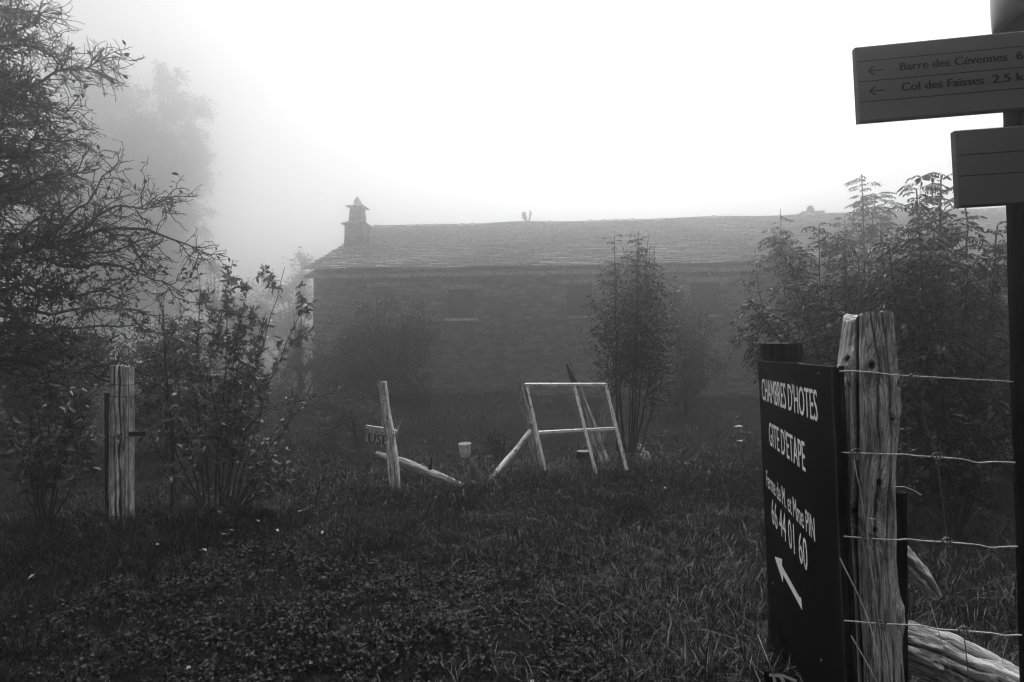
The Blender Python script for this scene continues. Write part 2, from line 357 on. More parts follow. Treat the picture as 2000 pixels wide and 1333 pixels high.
# ------------------------------------------------------------------ log / post maker
def log(P, r, nr, ns, seed, amp=.05, grooves=(), knots=(), fine=.006, flat=0, top=None, square=0):
    """P path points, r radii; grooves (angle, depth, width, drift); knots (angle, t, size, height); returns MB with closed ends"""
    P = resample(P, nr) if len(P) > 2 else np.linspace(P[0], P[1], nr)
    r = np.interp(np.linspace(0, 1, nr), np.linspace(0, 1, len(r)), r)
    T = unit(np.gradient(P, axis=0)); A = unit(np.cross(T, np.array([0, 1, 0.0]) if abs(T[0][1]) < .9 else np.array([1, 0, 0.0]))); B = np.cross(T, A)
    # angle 0 = A;  for an upright post A = -X... B = -Y (towards the camera) or +Y
    th = np.linspace(0, 2 * np.pi, ns, endpoint=False)[None]; Ls = np.concatenate([[0], np.cumsum(np.linalg.norm(np.diff(P, axis=0), axis=1))])[:, None]
    ca, sa = np.cos(th), np.sin(th); rr = r[:, None]
    q = np.stack([ca * 2 + 0 * Ls, sa * 2 + 0 * Ls, Ls * 5 + 0 * th], -1)
    rad = rr * (1 + amp * fbm(q, 3, seed))
    if square: rad = rad * (1 - square + square * 1 / (np.abs(ca) ** 6 + np.abs(sa) ** 6) ** (1 / 6.0))
    q2 = np.stack([ca * rr / .006, sa * rr / .006, Ls * 14 + 0 * th], -1)
    rad = rad + rr * fine * 8 * fbm(q2, 2, seed + 3)
    CR = np.zeros((nr, ns))
    for (a0, dep, wid, dr) in grooves:
        c = a0 + dr * fbm(np.concatenate([Ls * 4, Ls * 0, Ls * 0], 1), 3, seed + 9)[:, None]
        d = (th - c + np.pi) % (2 * np.pi) - np.pi; ww = wid * (1 + .6 * vnoise(np.concatenate([Ls * 9, Ls * 0 + 3, Ls * 0], 1), seed + 5)[:, None])
        rad = rad - dep * np.exp(-(d / ww) ** 2); CR = np.maximum(CR, min(1.5, dep / .01) * np.exp(-(d / ww / 1.1) ** 2))  # CR: shade painted into the grooves, darker where they are deeper
    KN = np.zeros((nr, ns))
    for (a0, t0, size, hgt) in knots:
        d = (th - a0 + np.pi) % (2 * np.pi) - np.pi; s2 = (d * rr / size) ** 2 + ((Ls - t0 * Ls[-1]) / (size * 1.5)) ** 2
        rad = rad + hgt * np.exp(-s2) - hgt * 1.7 * np.exp(-s2 * 6); KN = np.maximum(KN, np.exp(-s2 * 7))
    V = P[:, None] + A[:, None] * (ca * rad)[..., None] + B[:, None] * (sa * rad)[..., None]
    G = np.stack([ca * rad, sa * rad, Ls + 0 * th], -1)
    # grain bends round the knots
    for (a0, t0, size, hgt) in knots:
        d = (th - a0 + np.pi) % (2 * np.pi) - np.pi; s2 = (d * rr / size) ** 2 + ((Ls - t0 * Ls[-1]) / (size * 2.5)) ** 2
        G[..., 0] += .02 * np.exp(-s2 * .5) * np.sign(hgt); G[..., 1] += .015 * np.exp(-s2 * .5)
    if top is not None: V = top(V, th, Ls)
    mb = MB(); j = np.arange(ns); j2 = (j + 1) % ns; i = np.arange(nr - 1)[:, None] * ns
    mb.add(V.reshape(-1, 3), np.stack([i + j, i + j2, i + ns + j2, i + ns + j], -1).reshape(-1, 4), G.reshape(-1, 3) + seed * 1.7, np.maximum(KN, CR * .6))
    for k_, s_ in ((0, 1), (nr - 1, -1)):     # end caps with a ring inside
        c = V[k_].mean(0); ring = V[k_]; rings = [ring] + [c + (ring - c) * w for w in (.96, .6, .25)]
        jit = [0, .0, .004, .006]; VV = np.concatenate([rg + T[k_] * (jit[z] * (1 if k_ else -1)) * fbm(np.stack([rg[:, 0] * 60, rg[:, 1] * 60, rg[:, 2] * 60], -1), 2, seed)[:, None] for z, rg in enumerate(rings)] + [c[None]])
        g_ = (VV - c) @ np.stack([T[k_], A[k_], B[k_]], 1) + seed
        f = [(z * ns + a, z * ns + b2, (z + 1) * ns + b2, (z + 1) * ns + a) for z in range(3) for a, b2 in zip(j, j2)] + [(3 * ns + a, 3 * ns + b2, 4 * ns) for a, b2 in zip(j, j2)]
        f = [x[::s_ * -1] for x in f]; mb.add(VV, f, g_)
    return mb
FRONT = 3 * math.pi / 2

# ------------------------------------------------------------------ foreground right: post, sign, fence
def px_r(w, z): return w / 2 * z / F
zp = 1.36
P = pts((1692, 612, zp), (1692, 760, zp), (1691, 900, zp), (1693, 1100, zp), (1703, 1333, zp), (1716, 1860, zp))
rad = [px_r(w * .89, zp) for w in (94, 102, 112, 120, 116, 112, 110, 108, 106, 108, 108, 109, 110, 111, 112, 113, 114, 115, 116, 117, 118, 120)]
h2 = math.pi / 2 + .56
def post_top(V, th, Ls):
    # P runs downwards: ring 0 is the top. Shoulder worn away on the left, rough crown
    c = V[0].mean(0)
    d = V[..., 0] - c[0]
    drop = np.clip((-d - .02) / .045, 0, 1) ** 1.5 * .042 + np.clip((d - .035) / .03, 0, 1) * .008
    w = np.clip(1 - Ls / .2, 0, 1) ** 1.2
    V[..., 2] -= drop * w; V[..., 2] += .004 * vnoise(V * 90, 4) * w
    inw = np.clip((-d - .03) / .04, 0, 1) * w ** 3 * .3
    V[..., 0] -= d * inw; return V
# upright path downward: T=-Z, A = cross(-Z, Y) = +X ; B = cross(T, A) = -Y  -> angle 0 = right, +90 deg = towards the camera
h = math.pi / 2
mb = log(P, rad, 700, 320, 21, .07,
         grooves=[(h2 + .36, .032, .05, .07), (h2 - .8, .012, .03, .12), (h2 - .35, .008, .022, .2), (h2 + .95, .006, .03, .1), (h2 - .3, .004, .02, .16), (h2 - 1.25, .005, .03, .1), (h2 + .62, .004, .02, .12), (h2 + 2.6, .01, .05, .1), (h2 - .02, .003, .018, .2)],
         knots=[(h2 + .72, .064, .015, .012), (h2 - .18, .084, .016, .011), (h2 - 1.15, .112, .014, .012), (h2 - 1.25, .15, .012, .009), (h2 - .9, .165, .008, .006), (h2 + .45, .31, .012, .006), (h2 - .28, .335, .012, .008), (h2 - .45, .262, .016, .006), (h2 - 1.4, .47, .02, .014)],
         fine=.004, top=post_top)
fp = thing('fence_post', 'thick weathered fence post with knots and a deep crack beside the black sign', 'fence post', on_ground(1716, 1700) * 0 + [P[-1][0], P[-1][1], 0])
mb.build('post_body', M['post'], fp)
# black board sign
S0 = np.array([(1622 - HX) / F * 1.3, 1.3, 0]); SD = unit([.2475, 1, 0]); SN = np.array([-SD[1], SD[0], 0])
lean, zt = .03, CH - .022
def sign_uv(px, py):
    u, v = (px - HX) / F, (HY - py) / F; d = np.array([u, cp - v * sp, sp + v * cp]); o = np.array([0, 0, CH])
    A_ = np.stack([SD, UZ - np.array([lean, 0, 0]), -d], 1); r_ = np.linalg.solve(A_, o - S0 - np.array([lean * zt, 0, 0])); return r_[0], r_[1]
sg = thing('board_sign', 'tall black guest house sign with white lettering and arrow beside the cracked fence post', 'sign', S0 + SD * .45)
s_far = sign_uv(1481, 706)[0]; zt = sign_uv(1481, 706)[1]
zb_far = sign_uv(1504, 1185)[1]
def SP(s_, z, o_=0): return S0 + SD * (s_ + (zt - z) * .0) + SN * o_ + UZ * z + np.array([lean * (zt - z), 0, 0])
mb = MB(); nS, nZ = 8, 24
edge = [(0, zt - .004), (s_far * .3, zt - .002), (s_far * .33, zt + .001), (s_far * .7, zt), (s_far, zt + .002), (s_far + .004, (zt + zb_far) / 2), (s_far - .004, zb_far + .01), (s_far * .9, zb_far), (s_far * .5, zb_far - .01), (0, zb_far - .015)]
V = [SP(a, z, 0) for a, z in edge] + [SP(a, z, -.012) for a, z in edge]; k = len(edge)
g_ = [(a * 3, z, 0) for a, z in edge] * 2
mb.add(V, [tuple(range(k)), tuple(range(2 * k - 1, k - 1, -1))] + [(i, i + k, (i + 1) % k + k, (i + 1) % k) for i in range(k)])
mb.build('panel', M['black'], sg, False)
RS = np.stack([SD, SN, UZ], 1)
def batten(s0, s1, o0, o1, z0, z1, m_, seed):
    nz = 40; zz = np.linspace(z0, z1, nz); V, G = [], []
    for z in zz:
        for a, o_ in ((s0, o0), (s1, o0), (s1, o1), (s0, o1)): V.append(SP(a + .0015 * vnoise(np.array([z * 20, a * 50, o_ * 99]), seed), z, o_)); G.append((a, o_, z))
    f = [(i * 4 + j, i * 4 + (j + 1) % 4, i * 4 + 4 + (j + 1) % 4, i * 4 + 4 + j) for i in range(nz - 1) for j in range(4)] + [(3, 2, 1, 0), tuple(nz * 4 - 4 + q for q in range(4))]
    return MB().add(V, f, np.array(G) + seed).build('batten', m_, sg, False)
for (px, py) in ((1500, 722), (1600, 730), (1510, 1140), (1605, 1290)):
    a, z = sx_(px, py) if 0 else sign_uv(px, py); c = SP(a, z, .001); th_ = np.linspace(0, 2 * np.pi, 13)[:-1]
    V = [c + SD * math.cos(q_) * .004 + UZ * math.sin(q_) * .004 + SN * .0 for q_ in th_] + [c + SD * math.cos(q_) * .003 + UZ * math.sin(q_) * .003 + SN * .002 for q_ in th_]
    MB().add(V, [tuple(range(12, 24))] + [(i, (i + 1) % 12, 12 + (i + 1) % 12, 12 + i) for i in range(12)]).build('screw', M['rust'], sg, False)
batten(-.016, -.004, -.011, .002, .1, zt - .006, M['darkwood'], 2)
batten(-.02, -.006, -.021, -.0135, .1, zt - .002, M['darkwood'], 3)
def text_mesh(txt, shear=0):
    cu = bpy.data.curves.new('t', 'FONT'); cu.body = txt; cu.size = 1; cu.resolution_u = 3
    ob = bpy.data.objects.new('t', cu); COL.objects.link(ob); bpy.context.view_layer.update()
    me = bpy.data.meshes.new_from_object(ob.evaluated_get(bpy.context.evaluated_depsgraph_get()))
    v = np.array([q.co[:] for q in me.vertices]); f = [tuple(p_.vertices) for p_ in me.polygons]
    bpy.data.objects.remove(ob); bpy.data.curves.remove(cu); bpy.data.meshes.remove(me); return v, f
def sign_text(txt, s0, s1, z0, z1, bold=.0):
    """text from far end s0 to near end s1, baseline z0, cap height top z1"""
    v, f = text_mesh(txt); x0, x1 = v[:, 0].min(), v[:, 0].max(); cap = .70
    mb = MB()
    for k_, (ds, dz) in enumerate([(0, 0)] + ([(bold, 0), (-bold, 0)] if bold else [])):
        a = s0 + (v[:, 0] - x0) / (x1 - x0) * (s1 - s0) + ds; z = z0 + v[:, 1] / cap * (z1 - z0) + dz
        wob = .0006 * vnoise(np.stack([a * 90, z * 90, a * 0], -1), 3)
        V = np.array([SP(p_, q_, .0012 + .0002 * k_) for p_, q_ in zip(a + wob, z + wob)]); mb.add(V, f, np.stack([a, z, a * 0], -1) * 1)
    mb.build('lettering', M['letter'], sg, False)
def band(pl_top, pl_bot, pr):
    a, z1 = sign_uv(*pl_top); b2, z0 = sign_uv(*pl_bot); c_, zz = sign_uv(*pr); return a, c_, z0, z1
def sx(p): return sign_uv(*p)
# far = left in the picture: text reads from the far end to the near end
def st(txt, lt, lb, rt, rb, bold=.0):
    s0, z1 = sx(lt); _, z0 = sx(lb); s1, z1b = sx(rt); _, z0b = sx(rb)
    sign_text(txt, s0, s1, (z0 + z0b) / 2, (z1 + z1b) / 2, bold)
st("CHAMBRES D'HOTES", (1488, 738), (1489, 781), (1596, 762), (1594, 822), .0018)
st("GITE D'ETAPE", (1502, 825), (1504, 869), (1572, 861), (1572, 920), .0018)
st("Ferme de M. et Mme PIN", (1497, 920), (1498, 950), (1591, 1008), (1591, 1056), .001)
st("66 44 01 60", (1507, 976), (1509, 1022), (1576, 1048), (1576, 1114), .001)
arrow = [(1513.7, 1087.6), (1528.6, 1092.4), (1528.6, 1106), (1562.4, 1166.5), (1565.8, 1168), (1568.1, 1192.7), (1530.6, 1123.5), (1530.2, 1137.8)]
V = []
for q in arrow:
    a, z = sx(q); V.append(SP(a, z, .0016))
MB().add(V, [tuple(range(len(V)))]).build('arrow', M['white'], sg, False)
# posts
def simple_post(name, label, cat, P, rad, seed, m_, grp=None, nr=120, ns=64, **k):
    base = P[-1]; t_ = thing(name, label, cat, (base[0], base[1], 0), grp); log(P, rad, nr, ns, seed, **k).build('post_body', m_, t_); return t_
z = 2.32
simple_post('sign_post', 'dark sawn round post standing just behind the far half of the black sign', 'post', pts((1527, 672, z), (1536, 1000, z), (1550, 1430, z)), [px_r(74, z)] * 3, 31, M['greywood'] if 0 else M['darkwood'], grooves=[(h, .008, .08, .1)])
z = 1.62
simple_post('fence_post', 'post with shade painted black close behind the right edge of the cracked fence post', 'fence post', pts((1748, 960, z), (1750, 1200, z), (1752, 1600, z)), [px_r(38, z)] * 3, 33, M['pole'])  # near-black colour stands in for the shaded side of this post
# braces
def thick_log(name, label, cat, P, rad, seed, m_, **k):
    t_ = thing(name, label, cat, (P[-1][0], P[-1][1], max(0, P[-1][2] - rad[-1])) ); log(P, rad, 160, 72, seed, **k).build('log_body', m_, t_); return t_
thick_log('split_rail', 'short split rail with pale upper edge jutting right from behind the cracked post', 'rail', pts((1700, 1046, 1.80), (1752, 1088, 1.76), (1800, 1130, 1.72), (1832, 1168, 1.70)), [.05, .045, .03, .012], 41, M['post'], amp=.3, grooves=[(a, .01, .05, .3) for a in (0, .6, 1.3, 2, 3, 3.6, 4.3, 5)], fine=.016)
thick_log('split_rail', 'thick grey split rail slanting down to the lower right corner under the lowest wire', 'rail', pts((1768, 1262, 1.66), (1850, 1290, 1.6), (1930, 1330, 1.52), (2060, 1400, 1.42)), [.055, .062, .064, .06], 43, M['post'], amp=.3, grooves=[(a, .014, .045, .3) for a in (.3, .7, 1.2, 1.6, 2.1, 2.7, 3.3, 4.2, 4.8, 5.3)], fine=.016)
# wire fence
fe = thing('wire_fence', 'stock fence of four knotted wires running right from the cracked post', 'fence', at(1850, 1400, 1.25) * [1, 1, 0])
wz = lambda px: 1.272 - (px - 1640) / 350 * .03
wires = [[(1640, 726), (1660, 725), (1700, 727), (1745, 733), (1800, 736), (1890, 741), (1978, 746)],
         [(1644, 884), (1675, 885), (1750, 888), (1762, 887), (1790, 891), (1830, 893), (1880, 897), (1910, 905), (1940, 902), (1983, 904)],
         [(1648, 1048), (1695, 1052), (1750, 1055), (1775, 1053), (1800, 1057), (1850, 1059), (1915, 1065), (1935, 1071), (1960, 1068), (1988, 1068)],
         [(1650, 1213), (1722, 1219), (1780, 1221), (1802, 1222), (1830, 1229), (1882, 1232), (1945, 1238), (1962, 1243), (1980, 1241), (1995, 1241)]]
for w in wires:
    P = resample(np.array([at(a, b2, wz(a) - (.004 if a < 1640 else 0)) for a, b2 in w]), 60); P[:, 1] += .0015 * vnoise(P * 30, 2)
    MB().tubes(P, np.full(60, .0017), 6).build('wire', M['wire'], fe)
knotpos = []
for w in ([(1668, 725), (1672, 885), (1684, 960), (1695, 1050), (1706, 1120), (1722, 1219), (1735, 1290), (1745, 1380)], [(1800, 770), (1808, 830), (1830, 893), (1838, 960), (1850, 1059), (1864, 1140), (1882, 1232), (1893, 1333), (1900, 1400)]):
    P = resample(np.array([at(a, b2, wz(a) - .003) for a, b2 in w]), 60)
    MB().tubes(P, np.full(60, .0012), 6).build('stay_wire', M['rust'], fe)
for (a, b2) in ((1672, 885), (1695, 1050), (1722, 1219), (1830, 893), (1850, 1059), (1882, 1232), (1780, 735)):
    c = at(a, b2, wz(a) - .003); mb = MB(); r0 = .009 if a != 1780 else .002
    t_ = np.linspace(0, 2 * np.pi * 2.3, 40); wob = np.linspace(-.005, .006, 40)
    P = np.stack([c[0] + np.cos(t_) * r0 * (1 + .2 * np.sin(t_ * .7)), c[1] + wob * .6 + .0, c[2] + .002 + np.sin(t_) * r0 * .8], 1); mb.tubes(P, np.full(40, .0015), 5)
    t_ = np.linspace(0, 2 * np.pi * 3.5, 50); P = np.stack([c[0] + .002 + np.cos(t_) * .0032 + t_ * 0, c[1] + np.sin(t_) * .0032, c[2] - .004 - t_ * .00055], 1); mb.tubes(P, np.full(50, .0014), 5)
    mb.build('wire_knot', M['rust'], fe)
for (a, b2) in ((1785, 735.5), (1806, 737), (1879, 741), (1906, 742.5), (1957, 745.5), (1798, 892.5), (1911, 906.5), (1933, 1072.5), (1941, 1071.5), (1962, 1069.5), (1916, 1236.5), (1963, 1244.5)):
    c = at(a, b2 + 1.6, wz(a)); t_ = np.linspace(0, 1, 6); MB().tubes(np.stack([c[0] + t_ * 0, c[1] + t_ * 0, c[2] + .0016 - t_ * .0042], 1), .0016 * np.sqrt(np.clip(1 - (2 * t_ - 1.05) ** 2, .02, 1)), 8).build('water_drop', M['metal'], fe)
# staple on the post, small emblem board at the lower edge
t_ = np.linspace(0, np.pi, 14)
zc = 1.285
for (a, b2) in ((1701, 1016),):
    c = at(a, b2, zc); MB().tubes(np.stack([c[0] - .009 * np.cos(t_), c[1] - .006 * np.sin(t_), c[2] + .004 * np.sin(t_)], 1), np.full(14, .0012), 5).build('staple', M['wire'], fp)
eb = thing('emblem_board', 'small dark panel with white curled emblem low at the foot of the black sign', 'sign', at(1530, 1400, 1.72) * [1, 1, 0])
ez = 1.72
def ep(px, py, d=0): return at(px, py, ez - d)
V = [ep(1496, 1312, 0), ep(1560, 1324, 0), ep(1560, 1460, 0), ep(1496, 1450, 0)] ; V += [v_ + np.array([0, .015, 0]) for v_ in V]
MB().add(V, [(0, 3, 2, 1), (4, 5, 6, 7), (0, 1, 5, 4), (2, 3, 7, 6), (1, 2, 6, 5), (3, 0, 4, 7)]).build('panel', M['black'], eb, False)
eo = at(0, 0, 1)
def strip(mb, C, w0):
    C = np.array(C, float); T = unit(np.gradient(C, axis=0)); N = np.stack([-T[:, 1], T[:, 0]], 1); w_ = np.interp(np.linspace(0, 1, len(C)), np.linspace(0, 1, len(w0)), w0)[:, None] / 2
    a, b2 = C + N * w_, C - N * w_; V = [ep(*q, .002) for q in a] + [ep(*q, .002) for q in b2]; n_ = len(C)
    mb.add(V, [(i, i + 1, i + 1 + n_, i + n_) for i in range(n_ - 1)])
mb = MB(); strip(mb, [(1502, 1318.5), (1512, 1319.5), (1522, 1320), (1526, 1323), (1530, 1331), (1530, 1341), (1525, 1350), (1516, 1354), (1508, 1350)], [6, 6, 8, 7, 6, 6, 6]); strip(mb, [(1526, 1317.5), (1534, 1322), (1544, 1326), (1556, 1331)], [3, 5, 6, 6]); strip(mb, [(1511, 1322), (1513, 1332), (1518, 1344)], [4, 6, 6])
mb.build('emblem', M['white'], eb, False)
# ------------------------------------------------------------------ signpost at the right edge
sz = 1.30
sp_ = thing('signpost', 'dark round signpost pole with a smooth cap at the right edge of the picture', 'signpost', at(2095, 1333, sz) * [1, 1, 0])
c0 = at(2085, 20, sz); cb_ = at(2128, 1333, sz); dv = (cb_ - c0) / (c0[2] - cb_[2])
bot = cb_ + dv * (cb_[2] + .05); rp_ = .118
log(np.array([c0 + (0, 0, 0), bot]), [rp_, rp_], 200, 120, 51, .012, fine=.0012, grooves=[(a, .004, .02, .1) for a in (1.9, 2.3, 2.9, .6, 3.9)]).build('pole', M['pole'], sp_)
cc = at(2086, 33, sz) ; prof = [(-.002, rp_ + .004), (0, rp_ + .014), (.004, rp_ + .017), (.05, rp_ + .019), (.15, rp_ + .019), (.165, rp_ + .012), (.18, rp_ - .03), (.185, .001)]
V = [cc + np.array([math.cos(a) * r_, math.sin(a) * r_, z_]) - dv * z_ * np.array([1, 1, 0]) for z_, r_ in prof for a in np.linspace(0, 2 * np.pi, 64, endpoint=False)]
MB().add(V, [(i * 64 + j, i * 64 + (j + 1) % 64, (i + 1) * 64 + (j + 1) % 64, (i + 1) * 64 + j) for i in range(7) for j in range(64)]).build('post_cap', M['cap'], sp_)
def dir_board(name, label, tl, bl, tr, z0, right_len, lines, texts):
    """frontal board; tl, bl, tr in pixels; the left end at distance z0, the right end a little nearer"""
    A_ = at(tl[0], tl[1], z0); B_ = at(bl[0], bl[1], z0)
    dn = B_ - A_; hgt = np.linalg.norm(dn); dn /= hgt
    ux = unit(np.array([1, -.125, 0.0])); ux = unit(ux - dn * (ux @ dn)); nrm = unit(np.cross(ux, -dn)); nrm = nrm if nrm[1] < 0 else -nrm
    t_ = thing(name, label, 'direction sign', A_ + ux * right_len / 2 + dn * hgt)
    th_ = .016
    def q(x, y, o_=0): return A_ + ux * x + dn * y + nrm * o_
    # body with bevelled rim
    be = .0025; V = []
    for o_, i_ in ((-th_, 0), (-be, 0), (0, be)):
        V += [q(i_, i_, o_), q(right_len - i_, i_, o_), q(right_len - i_, hgt - i_, o_), q(i_, hgt - i_, o_)]
    f = [(0, 1, 2, 3), (11, 10, 9, 8)] + [(i * 4 + j, i * 4 + 4 + j, i * 4 + 4 + (j + 1) % 4, i * 4 + (j + 1) % 4) for i in range(2) for j in range(4)]
    mb = MB().add(V, f, np.array([[v_ @ ux, v_ @ dn, 0] for v_ in V])); mb.build('panel', M['board'], t_, False)
    for ly in lines:
        y = hgt * ly; mb = MB(); o1 = .0006
        mb.add([q(be, y - .0009, o1), q(right_len - be, y - .0009, o1), q(right_len - be, y + .0009, o1), q(be, y + .0009, o1)], [(0, 3, 2, 1)]); mb.build('rule_line', M['ink'], t_, False)
    for (txt, x0, x1, yb, cap) in texts:
        v, f = text_mesh(txt); s_ = cap / .70; w_ = v[:, 0].max() - v[:, 0].min(); kx = (x1 - x0) / w_ if x1 else s_
        for k_, dx in enumerate((0, .0009, -.0009)):
            V = [q(x0 + (a[0] - v[:, 0].min()) * kx + dx, hgt * yb - a[1] * s_, .0007 + .0001 * k_) for a in v]
            MBx.add(V, f) if k_ else None
            if not k_: MBx = MB().add(V, f)
        MBx.build('lettering', M['ink'], t_, False)
    return q, t_, hgt
z0 = 1.16; u_ = z0 / F
q, t_, hb = dir_board('direction_sign', 'upper grey direction board with two lines of lettering and left arrows on the signpost', (1671, 92), (1679, 238), None, z0, .62, (.205, .475, .745),
    [("Barre des C\u00e9vennes", 0.0825, .282, .372, .0165), ("6 km", .299, .355, .372, .0165), ("Col des Fa\u00efsses", .0835, .2365, .645, .0165), ("2.5 km", .253, .330, .645, .0165)])
for y_ in (.34, .61):
    V = []; y = hb * y_; a0, a1 = .022, .052
    mb = MB()
    def bar(p_, r_, w_):
        p_, r_ = np.array(p_), np.array(r_); d = unit(r_ - p_); n_ = np.array([-d[1], d[0]]) * w_ / 2
        mb.add([q(*(p_ + n_), .0007), q(*(r_ + n_), .0007), q(*(r_ - n_), .0007), q(*(p_ - n_), .0007)], [(0, 1, 2, 3)])
    bar((a0, y), (a1, y), .0024); bar((a0, y), (a0 + .012, y - .0095), .0026); bar((a0, y), (a0 + .012, y + .0095), .0026); mb.build('arrow', M['ink'], t_, False)
dir_board('direction_sign', 'lower grey direction board with plain rules, mounted below the lettered one', (1866, 255), (1874, 404), None, z0 - .024, .44, (.33, .605), [])

# ------------------------------------------------------------------ left: paired gate posts and chain link
z = 4.6
B1, B2 = at(232, 1012, z), at(249, 1012, z)
simple_post('gate_post', 'wider notched bleached gate post, left one of the bound pair under the bare tree', 'gate post', pts((231, 714, z), (230, 860, z), (230, 1040, z)), [px_r(27, z), px_r(27, z), px_r(28, z), px_r(29, z)], 61, M['farwood'], nr=200, amp=.1, grooves=[(h - .9, .018, .14, .15), (h - .2, .012, .1, .15), (h + .6, .01, .1, .1), (h - 1.4, .008, .1, .1)], knots=[(h - .7, .43, .035, .028)], fine=.008)
gp = simple_post('gate_post', 'narrower round topped gate post, right one of the bound pair under the bare tree', 'gate post', pts((253, 717, z + .02), (253, 860, z + .02), (253, 1040, z + .02)), [px_r(15, z), px_r(15, z), px_r(16, z), px_r(16, z)], 62, M['farwood'], nr=200, amp=.08, grooves=[(h - .3, .008, .12, .1), (h + .6, .008, .1, .1)], fine=.008)
simple_post('gate_post', 'dark post with painted shade just left of the bleached pair of gate posts', 'gate post', pts((210, 768, z + .15), (210, 860, z + .15), (211, 1030, z + .12)), [px_r(10, z)] * 3, 63, M['darkwood'])  # the shade on this post is put into its dark wood colour
for y_, m_, rr_ in ((751, 'rust', .003), (774, 'rust', .003), (852, 'rust', .005)):
    t_ = np.linspace(0, 2 * np.pi, 30); c = at(241, y_, z); MB().tubes(np.stack([c[0] + np.cos(t_) * .098, c[1] + np.sin(t_) * .078, c[2] + .004 * np.sin(2 * t_)], 1), np.full(30, rr_), 5).build('binding_wire', M['darkwood'] if y_ < 800 else M['rust'], gp)
c = at(268, 848, z - .03); MB().box(c, (.13, .012, .035), None, 0).build('hinge_strap', M['darkwood'], gp, False)
cl = thing('chain_link_fence', 'rusty chain link mesh behind the shrubs either side of the bleached gate posts', 'fence', at(150, 1012, 4.8) * [1, 1, 0])
for (xa, xb) in ((-140, 205), (262, 560)):
    a, b2 = at(xa, 740, 4.8)[0], at(xb, 740, 4.8)[0]; zt_, w_ = at(0, 745, 4.8)[2], .075; zb_ = .02; H_ = zt_ - zb_; lines = []
    for sgn in (1, -1):
        x = a - H_
        while x < b2 + H_:
            x0, x1 = x, x + H_ ; za, zb2 = (zb_, zt_) if sgn > 0 else (zt_, zb_)
            t0, t1 = max(0, (a - x0) / H_), min(1, (b2 - x0) / H_)
            if t1 > t0 + .02: tt = np.linspace(t0, t1, 8); lines.append(np.stack([x0 + tt * H_, np.full(8, 4.8 + .003 * sgn), za + (zb2 - za) * tt + .01 * np.sin(tt * 9)], 1))
            x += w_ * 1.414
    MB().tubes(np.array(lines), np.full((len(lines), 8), .0016), 4).build('wire_mesh', M['rust'], cl)
# ------------------------------------------------------------------ middle: leaning gate post, log, box sign, bucket, frame
z = 5.7
simple_post('gate_post', 'pale squared gate post leaning left with two wires round its head', 'gate post', pts((747, 746, z), (756, 815, z), (763, 862, z - .02), (772, 952, z - .05), (773, 965, z - .05)), [px_r(15, z), px_r(15.5, z), px_r(18, z), px_r(22, z), px_r(20, z)], 71, M['farwood'], nr=200, ns=64, amp=.07, grooves=[(h - .3, .008, .1, .2), (h + .5, .006, .08, .2), (h + 2, .01, .1, .1)], knots=[(h - .1, .33, .02, .012), (h + 1.2, .37, .018, .018), (h - 1.1, .46, .02, .022)], fine=.008, square=.6)
gpp = bpy.data.objects[-1] if 0 else [o for o in COL.objects if o.name.startswith('gate_post')][-1]
for y_ in (770, 783):
    c = at(747 + (y_ - 746) * .12, y_, z); t_ = np.linspace(0, 2 * np.pi, 24); MB().tubes(np.stack([c[0] + np.cos(t_) * .043, c[1] + np.sin(t_) * .043, c[2] - np.cos(t_) * .008], 1), np.full(24, .0028), 4).build('binding_wire', M['darkwood'], gpp)
thick_log('fallen_rail', 'round pale rail fallen behind the leaning gate post, its dark end sunk in the grass', 'rail', pts((735, 888, 6.1), (780, 902, 6.0), (820, 918, 5.9), (860, 934, 5.8), (905, 950, 5.7)), [.035, .045, .052, .05, .03], 73, M['greywood'], amp=.1, fine=.008)
thick_log('stake', 'thin dark broken stake standing up beside the end of the fallen rail', 'stake', pts((843, 893, 5.85), (840, 915, 5.85), (838, 938, 5.85)), [.008, .02, .028], 74, M['darkwood'], amp=.1)
bx = thing('box_sign', 'small grey tilted box sign with worn dark letters behind the leaning gate post', 'sign', at(735, 890, 6.2) * [1, 1, 0])
bz = 6.2
def quadbox(mb, P4, d, g=None):
    V = [at(*q, bz) for q in P4]; V += [v_ + np.array([0, d, 0]) for v_ in V]; mb.add(V, [(0, 3, 2, 1), (4, 5, 6, 7), (0, 1, 5, 4), (2, 3, 7, 6), (1, 2, 6, 5), (3, 0, 4, 7)]); return mb
quadbox(MB(), [(717, 838), (765, 844), (762, 872), (713, 862)], .12).build('box_panel', M['farwood'], bx, False)
V = []; mb = MB()
for dy in (0, 4): 
    C = [at(716 + dy * -.4, 832 + dy, bz - .02), at(776 + dy * -.4, 842 + dy, bz - .02)]; log(np.array(C), [.012, .012], 40, 10, 75 + dy, .15).build('top_plank', M['farwood'], bx)
for C in ([(717, 838), (705, 886)], [(768, 846), (778, 892)]): log(np.array([at(*C[0], bz - .03), at(*C[1], bz - .03)]), [.012, .01], 40, 10, 78, .15).build('leg', M['greywood'], bx)
v, f = text_mesh('USE'); w_ = v[:, 0].max(); mb = MB()
for dx in (0, .6, -.6):
    mb.add([at(718 + a[0] / w_ * 38 + dx - a[1] * -1, 864.5 + a[0] / w_ * 6 - a[1] / .7 * 19 - dx * .1, bz - .003 - abs(dx) * .001) for a in v], f)
mb.build('lettering', M['ink'], bx, False)
bu = thing('bucket', 'battered rusty white bucket sunk tilted in the grass between the gate post and the frame', 'bucket', at(909, 895, 6.4) * [1, 1, 0])
c = at(908, 866, 6.4); n_ = 40; V = []; prof = [(0, .072), (-.006, .075), (-.012, .071), (-.08, .062), (-.15, .054), (-.16, .02), (-.16, .001)]
